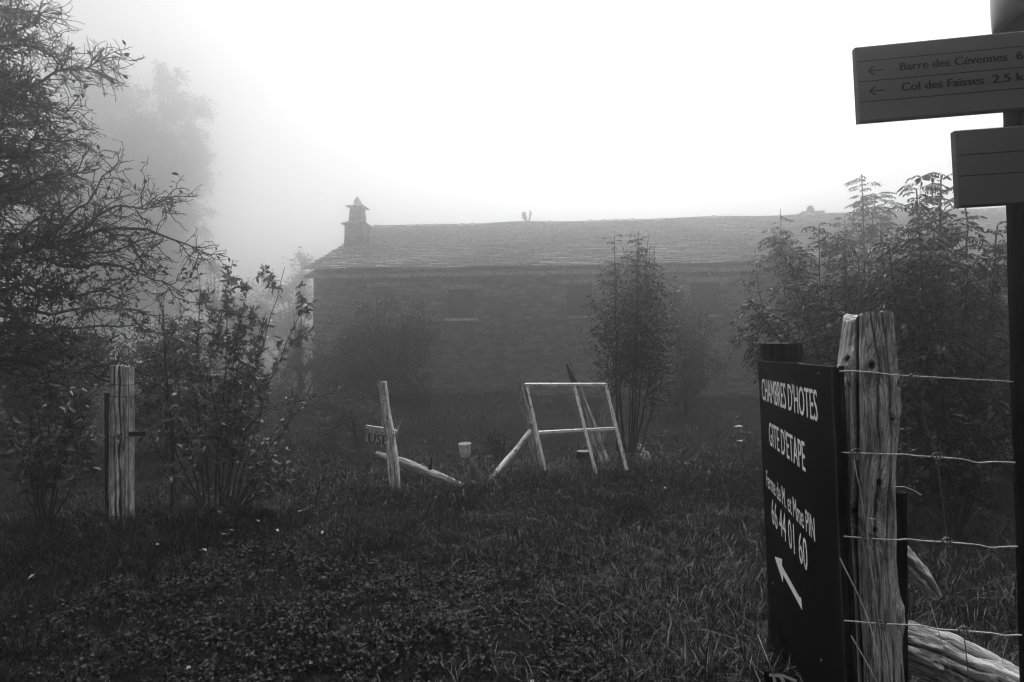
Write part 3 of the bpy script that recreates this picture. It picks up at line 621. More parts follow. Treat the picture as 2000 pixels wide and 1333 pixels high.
for z_, r_ in prof:
    for a in np.linspace(0, 2 * np.pi, n_, endpoint=False): V.append(c + np.array([math.cos(a) * r_ + z_ * -.02, math.sin(a) * r_ , z_ + math.cos(a) * .004 + .006 * math.sin(a) ]) + .003 * vnoise(np.array([math.cos(a) * 3, math.sin(a) * 3, z_ * 30])))
MB().add(V, [(i * n_ + j, i * n_ + (j + 1) % n_, (i + 1) * n_ + (j + 1) % n_, (i + 1) * n_ + j) for i in range(len(prof) - 1) for j in range(n_)]).build('bucket_body', M['flake'], bu)
t_ = np.linspace(.1, np.pi - .1, 16); MB().tubes(np.stack([c[0] + .072 * np.cos(t_), c[1] - .075 - .02 * np.sin(t_), c[2] - .1 * np.sin(t_)], 1), np.full(16, .002), 5).build('handle', M['rust'], bu)
fr = thing('window_frame', 'flaking white wooden window frame without glass, leaning in the grass of the meadow', 'window frame', at(1145, 922, 6.3) * [1, 1, 0])
def fz(py): return 6.2 + (922 - py) / 172 * .22
def fbar(a, b2, w_, d_, seed, name='bar', off=0.0):
    A_, B_ = at(a[0], a[1], fz(a[1]) + off), at(b2[0], b2[1], fz(b2[1]) + off); ax = unit(B_ - A_); side = unit(np.cross(ax, [0, 1, .1])); nn = np.cross(ax, side); L_ = np.linalg.norm(B_ - A_); nz = 40
    V, G = [], []
    for k_ in range(nz):
        t_ = k_ / (nz - 1) * L_; ww = w_ / 2 * (1 + .08 * vnoise(np.array([t_ * 12, seed, 0])))
        for sa, sb in ((-1, -1), (1, -1), (1, 1), (-1, 1)): V.append(A_ + ax * t_ + side * sa * ww + nn * sb * d_ / 2); G.append((sa * ww, sb * d_ / 2, t_))
    f = [(i * 4 + j, i * 4 + (j + 1) % 4, i * 4 + 4 + (j + 1) % 4, i * 4 + 4 + j) for i in range(nz - 1) for j in range(4)] + [(3, 2, 1, 0), tuple(nz * 4 - 4 + q_ for q_ in range(4))]
    MB().add(V, f, np.array(G) + seed).build(name, M['flake'], fr, False)
fbar((1029, 752), (1066, 921), .026, .05, 1, 'stile'); fbar((1183, 752), (1224, 919), .033, .05, 2, 'stile'); fbar((1025, 751), (1186, 751), .024, .06, 3, 'top_rail')
fbar((1122, 755), (1164, 925), .034, .045, 4, 'mullion', .004); fbar((1052, 845), (1203, 837), .027, .04, 5, 'crossbar', .009)
z = 6.62
simple_post('broken_post', 'splintered grey post leaning behind the left stile of the white frame', 'post', pts((1014, 741, z), (1022, 790, z), (1036, 830, z), (1048, 900, z - .1), (1052, 925, z - .1)), [px_r(7, z), px_r(14, z), px_r(17, z), px_r(19, z), px_r(17, z)], 81, M['greywood'], amp=.15, grooves=[(h, .012, .12, .2), (h + 1, .01, .12, .2)], knots=[(h, .5, .025, .02)], fine=.01)
simple_post('broken_post', 'grey post with forked splintered tip leaning behind the right half of the white frame', 'post', pts((1110, 699, 7.3), (1118, 722, 7.3), (1130, 752, 7.3), (1152, 830, 7.2), (1172, 885, 7.1), (1180, 905, 7.0)), [.008, .022, .03, .07, .08, .06], 82, M['greywood'], amp=.15, grooves=[(h - .4, .02, .12, .3), (h + .7, .015, .12, .3)], fine=.01)
log(pts((1107, 712, 7.3), (1116, 735, 7.3), (1128, 760, 7.3)), [.012, .03, .03], 40, 16, 83, .15).build('splinter', M['darkwood'], [o for o in COL.objects if o.name.startswith('broken_post')][-1])
thick_log('brace_pole', 'pale round pole propped against the left stile of the white frame', 'pole', pts((1036, 842, 6.45), (1010, 876, 6.3), (985, 905, 6.15), (952, 947, 6.0)), [.026, .028, .031, .026], 84, M['farwood'], amp=.06, knots=[(h, .4, .03, .006)], fine=.006)
st_ = thing('stump', 'dark sawn tree stump with pale rim seen behind the middle of the white frame', 'stump', at(1140, 915, 7.0) * [1, 1, 0])
c = at(1140, 882, 7.0); log(np.array([c, c * [1, 1, 0] - [0, 0, .05]]), [.085, .09, .1, .13], 50, 64, 85, .08, grooves=[(a, .012, .15, .3) for a in (.5, 1.6, 2.7, 4, 5)]).build('stump_body', M['darkwood'], st_)
c2_ = c + [0, 0, .004]; a_s = np.linspace(0, 2 * np.pi, 33)[:-1]; MB().add(np.concatenate([[c2_], c2_ + np.stack([np.cos(a_s) * .084, np.sin(a_s) * .084, 0 * a_s], 1)]), [(0, 1 + i, 1 + (i + 1) % 32) for i in range(32)]).build('cut_face', M['greywood'], st_)
# torn sheet
sc_ = thing('torn_sheet', 'torn pale crumpled sheet arched over the grass at the right foot of the sapling clump', 'scrap', at(1262, 905, 7.2) * [1, 1, 0])
C = resample(pts((1240, 857, 7.2), (1247, 866, 7.15), (1258, 877, 7.1), (1268, 888, 7.0), (1274, 902, 6.95)), 30); nw = 12; V = []
for i, p_ in enumerate(C):
    for j in range(nw):
        s_ = (j / (nw - 1)) * (.05 + .10 * (i / 29) ** 2); V.append(p_ + np.array([-s_ * .8, .1 * (j / nw), -s_ * .35]) + .018 * fbm(np.array([i * .5, j * .6, 0.]), 2, 6))
f = [(i * nw + j, i * nw + j + 1, (i + 1) * nw + j + 1, (i + 1) * nw + j) for i in range(29) for j in range(nw - 1) if vnoise(np.array([i * .42, j * .5, 2.]), 3) > -.25 or (j < 2)]
MB().add(V, f).build('sheet_body', M['palestone'], sc_)
for (px, py, w_, lab) in ((1239, 914, .055, 'small pale stone low in the grass left of the torn sheet'), (1447, 865, .1, 'flat pale stone in the grass left of the black sign, lower of two'), (1443, 834, .08, 'thin pale stone in the grass left of the black sign, upper of two')):
    c = on_ground(px, py); n1, n2 = 8, 16; V = []
    for i in range(n1):
        a = math.pi / 2 * i / (n1 - 1)
        for j in range(n2):
            bb = 2 * math.pi * j / n2; d = np.array([math.cos(a) * math.cos(bb), math.cos(a) * math.sin(bb) * .7, math.sin(a) * .3]); V.append(c + d * w_ * (1 + .25 * fbm(d * 2 + px, 2)))
    f = [(i * n2 + j, i * n2 + (j + 1) % n2, (i + 1) * n2 + (j + 1) % n2, (i + 1) * n2 + j) for i in range(n1 - 1) for j in range(n2)]
    tag(MB().add(V, f).build('stone', M['palestone']), lab, 'stone')



# ------------------------------------------------------------------ plant makers
def rdir(n): return unit(rng.normal(size=(n, 3)))
def interp_poly(P, i, t):
    K = P.shape[1]; f = t * (K - 1); k = np.minimum(f.astype(int), K - 2); w = (f - k)[:, None]
    return P[i, k] * (1 - w) + P[i, k + 1] * w, unit(P[i, k + 1] - P[i, k])
def spawn(P, Rd, M_, tr=(.2, .98), ln=(.2, .5), along=.6, rnd=.8, bias=(0, 0, 0), K=6, wig=.25, trend=(0, 0, 0), rf=.6, rmax=9, rmin=.0009, taper=.25, wt=None):
    N, K0, _ = P.shape
    L_ = np.linalg.norm(np.diff(P, axis=1), axis=2).sum(1)
    w = L_ if wt is None else L_ * wt; i = rng.choice(N, M_, p=w / w.sum()); t = rng.uniform(*tr, M_)
    p, d = interp_poly(P, i, t); r = np.interp(t, [0, 1], [1, 1]) * 0 + np.array([np.interp(tt, np.linspace(0, 1, K0), Rd[ii]) for ii, tt in zip(i, t)])
    dd = unit(d * along + rdir(M_) * rnd + np.array(bias)); l = rng.uniform(*ln, M_) * (1.15 - .5 * t)
    out = [p]
    for k in range(K - 1):
        dd = unit(dd + rng.normal(size=(M_, 3)) * wig + np.array(trend) / K); out.append(out[-1] + dd * (l / (K - 1))[:, None])
    r0 = np.clip(r * rf, rmin, rmax); return np.stack(out, 1), r0[:, None] * np.linspace(1, taper, K)[None]
LEAF = np.array([[0, 0, 0], [.28, .42, .10], [.62, .46, .12], [1, 0, .0], [.62, -.46, .12], [.28, -.42, .10], [.35, 0, -.02], [.7, 0, -.02]])
LF = np.array([[0, 6, 1, 1], [1, 6, 7, 2], [2, 7, 3, 3], [0, 5, 6, 6], [5, 4, 7, 6], [4, 3, 7, 7]])
LFACES = [np.array([[0, 6, 1], [2, 7, 3], [0, 5, 6], [4, 3, 7]]), np.array([[1, 6, 7, 2], [5, 4, 7, 6]])]
SIMPLE = np.array([[0, 0, 0], [.45, .42, .06], [1, 0, 0], [.45, -.42, .06]]); SFACES = [np.array([[0, 3, 2, 1]])]
def leaves(mb, C, D, ln, wd, simple=False, flat=0.0, curl=.25, seedn=None):
    n = len(C)
    if n == 0: return
    tpl, fc = (SIMPLE, SFACES) if simple else (LEAF, LFACES)
    D = unit(D); N_ = rdir(n) * (1 - flat) + np.array([0, 0, 1.0]) * (flat + .2); Sd = unit(np.cross(N_, D)); U = np.cross(D, Sd)
    ln = np.broadcast_to(ln, n)[:, None, None]; wd = np.broadcast_to(wd, n)[:, None, None]
    t = tpl[None]; cz = t[..., 2:] * wd * 1.2 - curl * (t[..., :1] ** 2) * ln
    V = C[:, None] + D[:, None] * t[..., :1] * ln + Sd[:, None] * t[..., 1:2] * wd + U[:, None] * cz
    k = len(tpl); g = np.repeat(rng.random((n, 1, 3)) * 40, k, axis=1) + t * .02
    b = np.arange(n)[:, None, None] * k; first = True; v0 = mb.n
    mb.add(V.reshape(-1, 3), (fc[0][None] + b).reshape(-1, fc[0].shape[1]), g.reshape(-1, 3))
    for f in fc[1:]: mb.f.append((f[None] + b).reshape(-1, f.shape[1]) + v0)
def pinnate(mb, rb, B_, D, ln, npair=5, droop=.5, lw=.3, simple=False):
    n = len(B_); ln = np.broadcast_to(ln, n); D = unit(D)
    t = np.linspace(0, 1, 6); P = B_[:, None] + D[:, None] * (t[None, :, None] * ln[:, None, None]); P[..., 2] -= droop * (t ** 2)[None] * ln[:, None]
    rb.tubes(P, np.broadcast_to(np.linspace(.0012, .0006, 6), (n, 6)), 3)
    Sd = unit(np.cross(D, np.array([0, 0, 1.0]) + rdir(n) * .35))
    for k in range(npair + 1):
        tt = .28 + .72 * k / npair; c = B_ + D * (tt * ln)[:, None]; c[:, 2] -= droop * tt ** 2 * ln
        tan = D * 1.0; tan = tan - np.array([0, 0, 2 * droop * tt]); tan = unit(tan)
        ll = ln * (.30 if k else .26) * (1 - .25 * abs(tt - .6)) * rng.uniform(.85, 1.15, n)
        if k == npair: leaves(mb, c, tan + rdir(n) * .1, ll, ll * lw, simple, .3); continue
        for s_ in (-1, 1):
            leaves(mb, c, tan * .55 + Sd * s_ + np.array([0, 0, -.35]) + rdir(n) * .18, ll, ll * lw, simple, .4)
def limbs(defs, K=24, wob=.012):
    P, Q = [], []
    for d in defs:
        p = resample(np.array([at(*q[:3]) for q in d[0]]), K); p[1:] += wob * fbm(p[1:] * 9, 2, 4)[:, None] * rdir(1); P.append(p); Q.append(np.linspace(d[1], d[2], K))
    return np.array(P), np.array(Q)

# ------------------------------------------------------------------ big bare fruit tree at the left edge
T = thing('fruit_tree', 'nearly bare dense twigged fruit tree reaching in from the left edge', 'tree', at(-250, 1010, 4.6) * [1, 1, 0])
defs = [([(-270, 1070, 4.6), (-245, 850, 4.55), (-215, 640, 4.5), (-180, 480, 4.4), (-150, 300, 4.3), (-110, 130, 4.25), (-50, -80, 4.2)], .10, .03),
        ([(-195, 520, 4.45), (-90, 525, 4.35), (0, 503, 4.2), (75, 490, 4.1), (140, 463, 4.05), (210, 447, 4.0), (290, 448, 4.0), (340, 470, 3.95), (385, 484, 3.9)], .034, .004),
        ([(-225, 690, 4.55), (-80, 690, 4.5), (0, 703, 4.45), (60, 712, 4.4), (130, 750, 4.6), (165, 728, 4.8), (205, 706, 4.9), (245, 708, 4.95), (330, 745, 5.0)], .040, .006),
        ([(-190, 470, 4.45), (-60, 570, 4.3), (0, 578, 4.25), (60, 562, 4.2), (130, 568, 4.15), (200, 560, 4.1), (260, 590, 4.05)], .026, .004),
        ([(-160, 340, 4.3), (-70, 330, 4.2), (20, 300, 4.1), (90, 270, 4.05), (170, 262, 4.0)], .026, .003),
        ([(-130, 220, 4.3), (-40, 200, 4.2), (40, 170, 4.1), (110, 150, 4.0), (160, 140, 4.0), (205, 90, 4.0)], .022, .002),
        ([(-110, 130, 4.3), (-30, 100, 4.2), (30, 80, 4.1), (80, 50, 4.05), (95, 20, 4.0)], .020, .002),
        ([(-80, 0, 4.2), (-20, 10, 4.2), (20, 25, 4.15), (50, 10, 4.1)], .018, .003),
        ([(-170, 400, 4.35), (-80, 400, 4.2), (0, 370, 4.1), (80, 350, 4.0), (150, 340, 3.95), (200, 330, 3.95)], .026, .003),
        ([(70, 491, 4.1), (130, 430, 4.1), (180, 390, 4.1), (205, 350, 4.1), (240, 310, 4.1)], .014, .002),
        ([(140, 463, 4.05), (200, 420, 4.0), (250, 400, 4.0), (310, 390, 4.0), (350, 395, 4.0)], .012, .002),
        ([(200, 447, 4.0), (260, 470, 4.0), (300, 520, 4.0), (330, 530, 4.0)], .010, .002),
        ([(-190, 560, 4.5), (-60, 620, 4.4), (60, 640, 4.5), (150, 630, 4.8), (240, 640, 5.0), (300, 640, 5.1)], .024, .004),
        ([(-60, 690, 4.5), (30, 730, 4.4), (100, 740, 4.4)], .012, .003),
        ([(165, 728, 4.8), (215, 745, 4.9), (280, 780, 4.95), (330, 830, 5.0)], .010, .003),
        ([(0, 505, 4.3), (60, 440, 4.2), (120, 420, 4.2), (190, 440, 4.2)], .012, .003),
        ([(60, 500, 4.1), (140, 520, 4.1), (220, 515, 4.05), (300, 540, 4.0), (355, 560, 4.0)], .016, .003),
        ([(0, 600, 4.3), (80, 610, 4.5), (170, 600, 4.8), (260, 600, 5.0), (330, 620, 5.1)], .016, .003),
        ([(90, 480, 4.1), (150, 500, 4.0), (230, 490, 3.95), (290, 470, 3.9)], .012, .003),
        ([(-150, 300, 4.5), (-40, 280, 4.6), (60, 320, 4.6), (130, 380, 4.5)], .022, .003)]
for k_ in range(16):
    y0_ = 110 + k_ * 38 + random.uniform(-15, 15); dz_ = random.uniform(-.5, .6); e_ = random.uniform(60, 190) * (1 if y0_ > 150 else .6)
    defs.append(([(-190, y0_ + random.uniform(-30, 60), 4.4 + dz_ * .3), (-90, y0_ + random.uniform(-25, 25), 4.35 + dz_), (-10, y0_ + random.uniform(-20, 10), 4.3 + dz_), (e_, y0_ + random.uniform(-10, 50), 4.2 + dz_)], .02, .003))
P0, R0 = limbs(defs, wob=.04); P0[:, 1:] += .05 * np.stack([vnoise(P0[:, 1:] * 5, q_) for q_ in (1, 2, 3)], -1) * np.clip(np.arange(1, 24) / 5, 0, 1)[None, :, None]
mb = MB(); mb.tubes(P0, R0, 10); mb.build('trunk', M['bark'], T)
up = np.array([0, 4, 5, 6, 7, 8, 19] + list(range(20, 29))); lo = np.array([1, 2, 3, 9, 10, 11, 12, 13, 14, 15, 16, 17, 18] + list(range(29, 36)))
Pa, Ra = spawn(P0[up], R0[up], 850, (.12, .97), (.18, .48), .5, .75, (.45, 0, .1), 9, .30, (.3, 0, -.35), .5, .010, .0042, .5)
Pb, Rb = spawn(P0[lo], R0[lo], 560, (.2, .99), (.15, .40), .6, .85, (.15, 0, .15), 8, .30, (.2, 0, 0), .5, .010, .0042, .5)
P1, R1 = np.concatenate([Pa[:, :8], Pb]), np.concatenate([Ra[:, :8], Rb])
P2, R2 = spawn(P1, R1, 6500, (.1, 1), (.07, .24), .7, .85, (.1, 0, .05), 6, .32, (.1, 0, -.1), .65, .0045, .0030, .55)
P3, R3 = spawn(P2, R2, 13000, (.1, 1), (.015, .06), .5, .9, (.05, 0, .05), 3, .3, (0, 0, 0), .75, .003, .0019, .6)
mb = MB(); mb.tubes(P1, R1, 5); mb.tubes(P2, R2, 4); mb.tubes(P3, R3, 3); mb.build('branches', M['twig'], T)
mb = MB(); i = rng.choice(len(P3), 1500); leaves(mb, P3[i, -1], P3[i, -1] - P3[i, 0] + rdir(len(i)) * .02 - np.array([0, 0, .01]), rng.uniform(.03, .055, len(i)), rng.uniform(.016, .028, len(i)))
low = np.where(P2[:, -1, 2] < 1.95)[0]; i = rng.choice(low, 4500); q, d = interp_poly(P2, i, rng.uniform(.2, 1, len(i))); leaves(mb, q, d + rdir(len(i)), rng.uniform(.02, .038, len(i)), rng.uniform(.014, .022, len(i)))
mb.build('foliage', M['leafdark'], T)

# ------------------------------------------------------------------ leafy shrubs left
def shrub(name, label, cat, stems, z, n1, n2, nl, lsz, lm, seed, grp=None, dz=.25, sr=(.010, .0025), tr=(.25, 1), k1=(.15, .4)):
    global rng
    rng = np.random.default_rng(seed)
    defs = []
    for (bx_, by_, mx, my, tx, ty) in stems:
        o = rng.uniform(-dz, dz); defs.append(([(bx_, by_, z), ((bx_ + mx) / 2 + rng.uniform(-6, 6), (by_ + my) / 2, z + o * .3), (mx, my, z + o * .6), ((mx + tx) / 2 + rng.uniform(-6, 6), (my + ty) / 2, z + o * .85), (tx, ty, z + o)], rng.uniform(.7, 1.2) * sr[0], sr[1]))
    P0, R0 = limbs(defs, 16, .02); T = thing(name, label, cat, [P0[:, 0, 0].mean(), P0[:, 0, 1].mean(), 0], grp)
    mb = MB(); mb.tubes(P0, R0, 6)
    P1, R1 = spawn(P0, R0, n1, (.15, .95), k1, .8, .55, (0, 0, .25), 7, .15, (0, 0, .3), .55, .005, .0018); mb.tubes(P1, R1, 4)
    P2, R2 = spawn(P1, R1, n2, (.1, 1), (.05, .16), .7, .7, (0, 0, .1), 4, .2, (0, 0, .1), .6, .003, .0012); mb.tubes(P2, R2, 3)
    mb.build('stems', M['twig'], T)
    mb = MB()
    for (P, cnt) in ((P0, nl[0]), (P1, nl[1]), (P2, nl[2])):
        if cnt: i = rng.integers(0, len(P), cnt); q, d = interp_poly(P, i, rng.uniform(tr[0] if P is P0 else .1, 1, cnt)); leaves(mb, q, d * .5 + rdir(cnt) - [0, 0, .15], rng.uniform(.7, 1.3, cnt) * lsz, rng.uniform(.5, .8, cnt) * lsz * .62)
    mb.build('foliage', lm, T); return T
st1 = [(395, 990, 350, 780, 330, 620), (400, 990, 380, 760, 390, 545), (410, 992, 400, 740, 455, 508), (420, 990, 440, 750, 440, 560), (432, 992, 450, 740, 482, 560), (440, 992, 480, 740, 520, 610), (450, 990, 500, 720, 556, 522), (455, 990, 520, 760, 598, 600), (460, 990, 540, 830, 605, 790), (465, 990, 520, 880, 585, 800), (470, 990, 540, 930, 570, 860), (400, 990, 330, 850, 290, 700), (395, 985, 310, 890, 285, 820), (430, 990, 420, 800, 410, 660), (445, 990, 470, 830, 500, 700), (436, 990, 462, 860, 470, 640), (415, 990, 370, 880, 340, 760), (470, 992, 520, 960, 556, 940)]
shrub('leafy_shrub', 'tall many stemmed leafy shrub standing to the right of the bleached gate posts', 'shrub', st1, 4.9, 110, 420, (500, 1500, 1900), .066, M['leaf'], 101)
st2 = [(75, 1015, 40, 860, 5, 780), (80, 1018, 60, 850, 50, 745), (88, 1018, 95, 850, 100, 740), (95, 1018, 120, 850, 150, 760), (100, 1018, 135, 880, 175, 800), (70, 1015, 30, 900, -20, 830), (105, 1018, 150, 930, 190, 870), (84, 1018, 80, 900, 75, 790)]
shrub('leafy_shrub', 'low dark leafy shrub at the left edge in front of the chain link', 'shrub', st2, 4.3, 60, 260, (150, 800, 1100), .062, M['leaf'], 102)
# a long thin arching shoot with a bare tip
rng = np.random.default_rng(5)
T = thing('young_tree', 'thin bare curved young tree stem between the bleached gate posts and the tall leafy shrub', 'tree', at(336, 985, 4.75) * [1, 1, 0])
P, Q = limbs([([(337, 990, 4.75), (339, 880, 4.75), (330, 780, 4.75), (322, 690, 4.75), (318, 600, 4.7)], .016, .005), ([(470, 850, 4.9), (520, 800, 4.9), (580, 785, 4.85), (646, 768, 4.8)], .004, .0015), ([(330, 790, 4.75), (290, 760, 4.7), (265, 745, 4.7), (240, 760, 4.7)], .006, .003)], 16, .01)
P1, R1 = spawn(P, Q, 40, (.3, 1), (.1, .4), .8, .6, (0, 0, .1), 7, .15, (0, 0, .2), .5, .004, .0016)
MB().tubes(P, Q, 7).build('trunk', M['twig'], T); mb = MB().tubes(P1, R1, 4); mb.build('branches', M['twig'], T)
mb = MB(); i = rng.integers(0, len(P1), 260); q, d = interp_poly(P1, i, rng.uniform(.2, 1, 260)); leaves(mb, q, d + rdir(260), .034, .02); mb.build('foliage', M['leaf'], T)

# ------------------------------------------------------------------ leaf cloud trees and bushes in the fog
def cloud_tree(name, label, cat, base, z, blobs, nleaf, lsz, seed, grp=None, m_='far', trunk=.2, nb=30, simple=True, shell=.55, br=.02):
    """blobs: (px, py, rx, ry, dz) ellipsoids in pixels at distance z"""
    global rng
    rng = np.random.default_rng(seed); b0 = at(base[0], base[1], z); b0[2] = 0; T = thing(name, label, cat, b0, grp)
    k = z / F; cs = [(at(x, y, z + dz), rx * k, ry * k) for x, y, rx, ry, dz in blobs]; vol = np.array([a * a * b2 for _, a, b2 in cs]) ** .8
    mb = MB(); top = max(cs, key=lambda q: q[0][2] + q[2]); P = []; Q = []
    tp = top[0] + [0, 0, top[2] * .6]; P.append(resample(np.array([b0 - [0, 0, .1], b0 * .5 + tp * .5 + rdir(1)[0] * [.15, .15, 0], tp]), 12)); Q.append(np.linspace(trunk, trunk * .12, 12))
    for j in range(nb):
        c, a, b2 = cs[rng.choice(len(cs), p=vol / vol.sum())]; e_ = c + rdir(1)[0] * [a, a, b2] * .8; i = rng.integers(1, 8); s_ = P[0][i]; P.append(resample(np.array([s_, (s_ + e_) / 2 + [0, 0, .1 * b2], e_]), 12)); Q.append(np.linspace(Q[0][i] * .45, br * .3, 12))
    P, Q = np.array(P), np.array(Q); mb.tubes(P, Q, 6); mb.build('trunk', M['bark'], T)
    # clumped leaves: clump centres in the blob shells
    nc = max(20, nleaf // 45); ci = rng.choice(len(cs), nc, p=vol / vol.sum()); CC = np.array([c for c, _, _ in cs])[ci]; AA = np.array([[a, a, b2] for _, a, b2 in cs])[ci]
    cen = CC + rdir(nc) * AA * rng.uniform(shell, 1.0, (nc, 1)); cr = AA.min(1) * rng.uniform(.12, .3, nc)
    li = rng.integers(0, nc, nleaf); q = cen[li] + rng.normal(size=(nleaf, 3)) * cr[li][:, None] * .6
    q = q[q[:, 2] > .03]; n = len(q); mb = MB(); leaves(mb, q, rdir(n) + [0, 0, -.3], rng.uniform(.6, 1.3, n) * lsz, rng.uniform(.5, .9, n) * lsz * .6, simple)
    mb.build('crown', M[m_], T); return T
far = 'trees dissolving into the fog'
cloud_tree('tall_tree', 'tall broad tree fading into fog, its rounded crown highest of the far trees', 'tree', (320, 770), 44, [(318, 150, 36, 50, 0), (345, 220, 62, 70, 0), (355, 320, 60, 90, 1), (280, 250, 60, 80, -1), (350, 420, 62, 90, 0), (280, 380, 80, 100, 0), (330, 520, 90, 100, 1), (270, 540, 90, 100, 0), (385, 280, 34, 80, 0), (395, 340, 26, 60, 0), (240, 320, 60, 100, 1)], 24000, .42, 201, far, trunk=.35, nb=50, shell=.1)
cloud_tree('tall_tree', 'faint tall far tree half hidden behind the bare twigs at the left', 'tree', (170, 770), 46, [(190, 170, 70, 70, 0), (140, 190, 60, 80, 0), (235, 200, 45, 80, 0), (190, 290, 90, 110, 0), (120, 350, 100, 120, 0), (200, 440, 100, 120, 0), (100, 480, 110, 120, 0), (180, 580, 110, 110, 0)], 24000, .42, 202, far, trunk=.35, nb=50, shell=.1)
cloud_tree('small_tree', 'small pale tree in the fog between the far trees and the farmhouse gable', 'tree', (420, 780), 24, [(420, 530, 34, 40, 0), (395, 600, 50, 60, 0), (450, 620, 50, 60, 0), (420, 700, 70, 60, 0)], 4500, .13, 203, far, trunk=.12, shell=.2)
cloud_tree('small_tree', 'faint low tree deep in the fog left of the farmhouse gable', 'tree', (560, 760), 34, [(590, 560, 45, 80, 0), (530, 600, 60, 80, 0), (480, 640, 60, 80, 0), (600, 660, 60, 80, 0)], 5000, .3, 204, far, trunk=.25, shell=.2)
cloud_tree('round_bush', 'pale bush against the left corner of the farmhouse', 'bush', (585, 830), 12.5, [(588, 620, 22, 34, 0), (575, 690, 35, 60, 0), (610, 720, 40, 60, 0), (560, 760, 50, 50, 0)], 4200, .07, 205, trunk=.06, shell=.3)
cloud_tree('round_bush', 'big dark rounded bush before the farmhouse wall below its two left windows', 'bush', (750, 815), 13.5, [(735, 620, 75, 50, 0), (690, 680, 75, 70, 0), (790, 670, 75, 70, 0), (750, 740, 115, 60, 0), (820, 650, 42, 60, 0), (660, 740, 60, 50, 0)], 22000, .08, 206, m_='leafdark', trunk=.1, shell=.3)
cloud_tree('round_bush', 'dim bush before the farmhouse wall just right of the sapling clump', 'bush', (1345, 820), 12, [(1340, 640, 50, 50, 0), (1355, 700, 60, 50, 0), (1330, 760, 60, 40, 0), (1310, 610, 30, 50, 0)], 11000, .08, 207, trunk=.08, shell=.3)
cloud_tree('weed_bush', 'low tangled weedy bush behind the box sign and the leaning gate post', 'bush', (700, 850), 8.5, [(690, 800, 55, 32, 0), (750, 820, 55, 25, .3), (640, 830, 50, 25, 0)], 2600, .05, 208, trunk=.02, shell=.3, br=.008)
cloud_tree('hedge_bush', 'dark bush behind the chain link to the left of the bleached gate posts', 'bush', (60, 880), 7.0, [(40, 780, 90, 70, 0), (130, 800, 70, 60, 0), (-40, 720, 90, 90, 0), (90, 690, 80, 70, 0), (180, 700, 60, 70, 0)], 20000, .055, 209, m_='leafdark', trunk=.05, shell=.2, br=.01)
cloud_tree('hedge_bush', 'dark bush behind the chain link to the right of the bleached gate posts', 'bush', (330, 880), 7.4, [(300, 700, 70, 60, 0), (360, 680, 60, 60, 0), (300, 800, 70, 50, 0), (380, 800, 70, 50, 0), (450, 830, 60, 40, 0), (480, 760, 50, 60, 0)], 18000, .055, 210, m_='leafdark', trunk=.05, shell=.2, br=.01)

# ------------------------------------------------------------------ saplings with feathered leaves
def sapling(name, label, stems, nleaf, ln, seed, m_='ash', npair=5, nbr=10, droop=.5, sr=(.011, .003), dz=.2, tr=(.35, 1), lw=.3, simple=False, extra=0):
    global rng
    rng = np.random.default_rng(seed); defs = []
    for q in stems:
        z = q[0]; o = rng.uniform(-dz, dz); p = list(zip(q[1::2], q[2::2])); n = len(p)
        defs.append(([(x, y, z + o * i / max(1, n - 1)) for i, (x, y) in enumerate(p)], rng.uniform(.8, 1.2) * sr[0], sr[1]))
    P0, R0 = limbs(defs, 20, .012); T = thing(name, label, 'tree', [P0[:, 0, 0].mean(), P0[:, 0, 1].mean(), 0])
    mb, lf = MB(), MB(); mb.tubes(P0, R0, 6)
    if nbr:
        P1, R1 = spawn(P0, R0, nbr, (.3, .9), (.25, .6), .8, .7, (0, 0, .2), 8, .12, (0, 0, .4), .5, .005, .002); mb.tubes(P1, R1, 5)
    for P, cnt, t0 in ([(P0, nleaf[0], tr)] + ([(P1, nleaf[1], (.2, 1))] if nbr else [])):
        if not cnt: continue
        i = rng.integers(0, len(P), cnt); t = rng.uniform(0, 1, cnt) ** .7 * (t0[1] - t0[0]) + t0[0]; q, d = interp_poly(P, i, t)
        side = rdir(cnt); side -= d * (side * d).sum(1)[:, None]; pinnate(lf, mb, q, d * .5 + unit(side) + [0, 0, .15], rng.uniform(.6, 1.15, cnt) * ln, npair, droop, lw, simple)
    if extra:
        i = rng.integers(0, len(P0), extra); q, d = interp_poly(P0, i, rng.uniform(.42, .95, extra)); q = q + rng.normal(size=(extra, 3)) * .10; leaves(lf, q, rdir(extra) - [0, 0, .3], .05, .018)
    mb.build('trunk', M['twig'], T); lf.build('foliage', M[m_], T); return T
sapling('young_ash', 'slender clump of feathery young trees rising behind the right side of the white frame',
        [(6.9, 1215, 885, 1212, 760, 1206, 600, 1203, 520), (6.9, 1232, 885, 1240, 700, 1245, 560, 1244, 470), (6.9, 1240, 885, 1255, 700, 1264, 560, 1270, 500), (6.9, 1228, 885, 1232, 750, 1262, 640, 1290, 540), (6.9, 1222, 885, 1208, 760, 1185, 650, 1172, 590), (6.9, 1240, 885, 1265, 760, 1278, 660, 1286, 600), (6.9, 1236, 885, 1236, 700, 1225, 600, 1228, 560), (6.9, 1250, 885, 1275, 800, 1285, 700, 1290, 640)],
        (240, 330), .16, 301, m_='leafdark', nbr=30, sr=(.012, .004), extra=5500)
T_ = thing('young_ash', 'two tallest thin stems with small leaf tufts standing out of the sapling clump', 'tree', at(1215, 885, 6.8) * [1, 1, 0]) if 0 else None
sapling('young_ash', 'thin straight sapling with leaf tufts, leftmost tip of the clump behind the white frame', [(6.7, 1206, 880, 1204, 700, 1202, 560, 1200, 462)], (26, 0), .13, 302, m_='leafdark', nbr=0, sr=(.014, .004), dz=0, tr=(.45, 1), droop=.4)
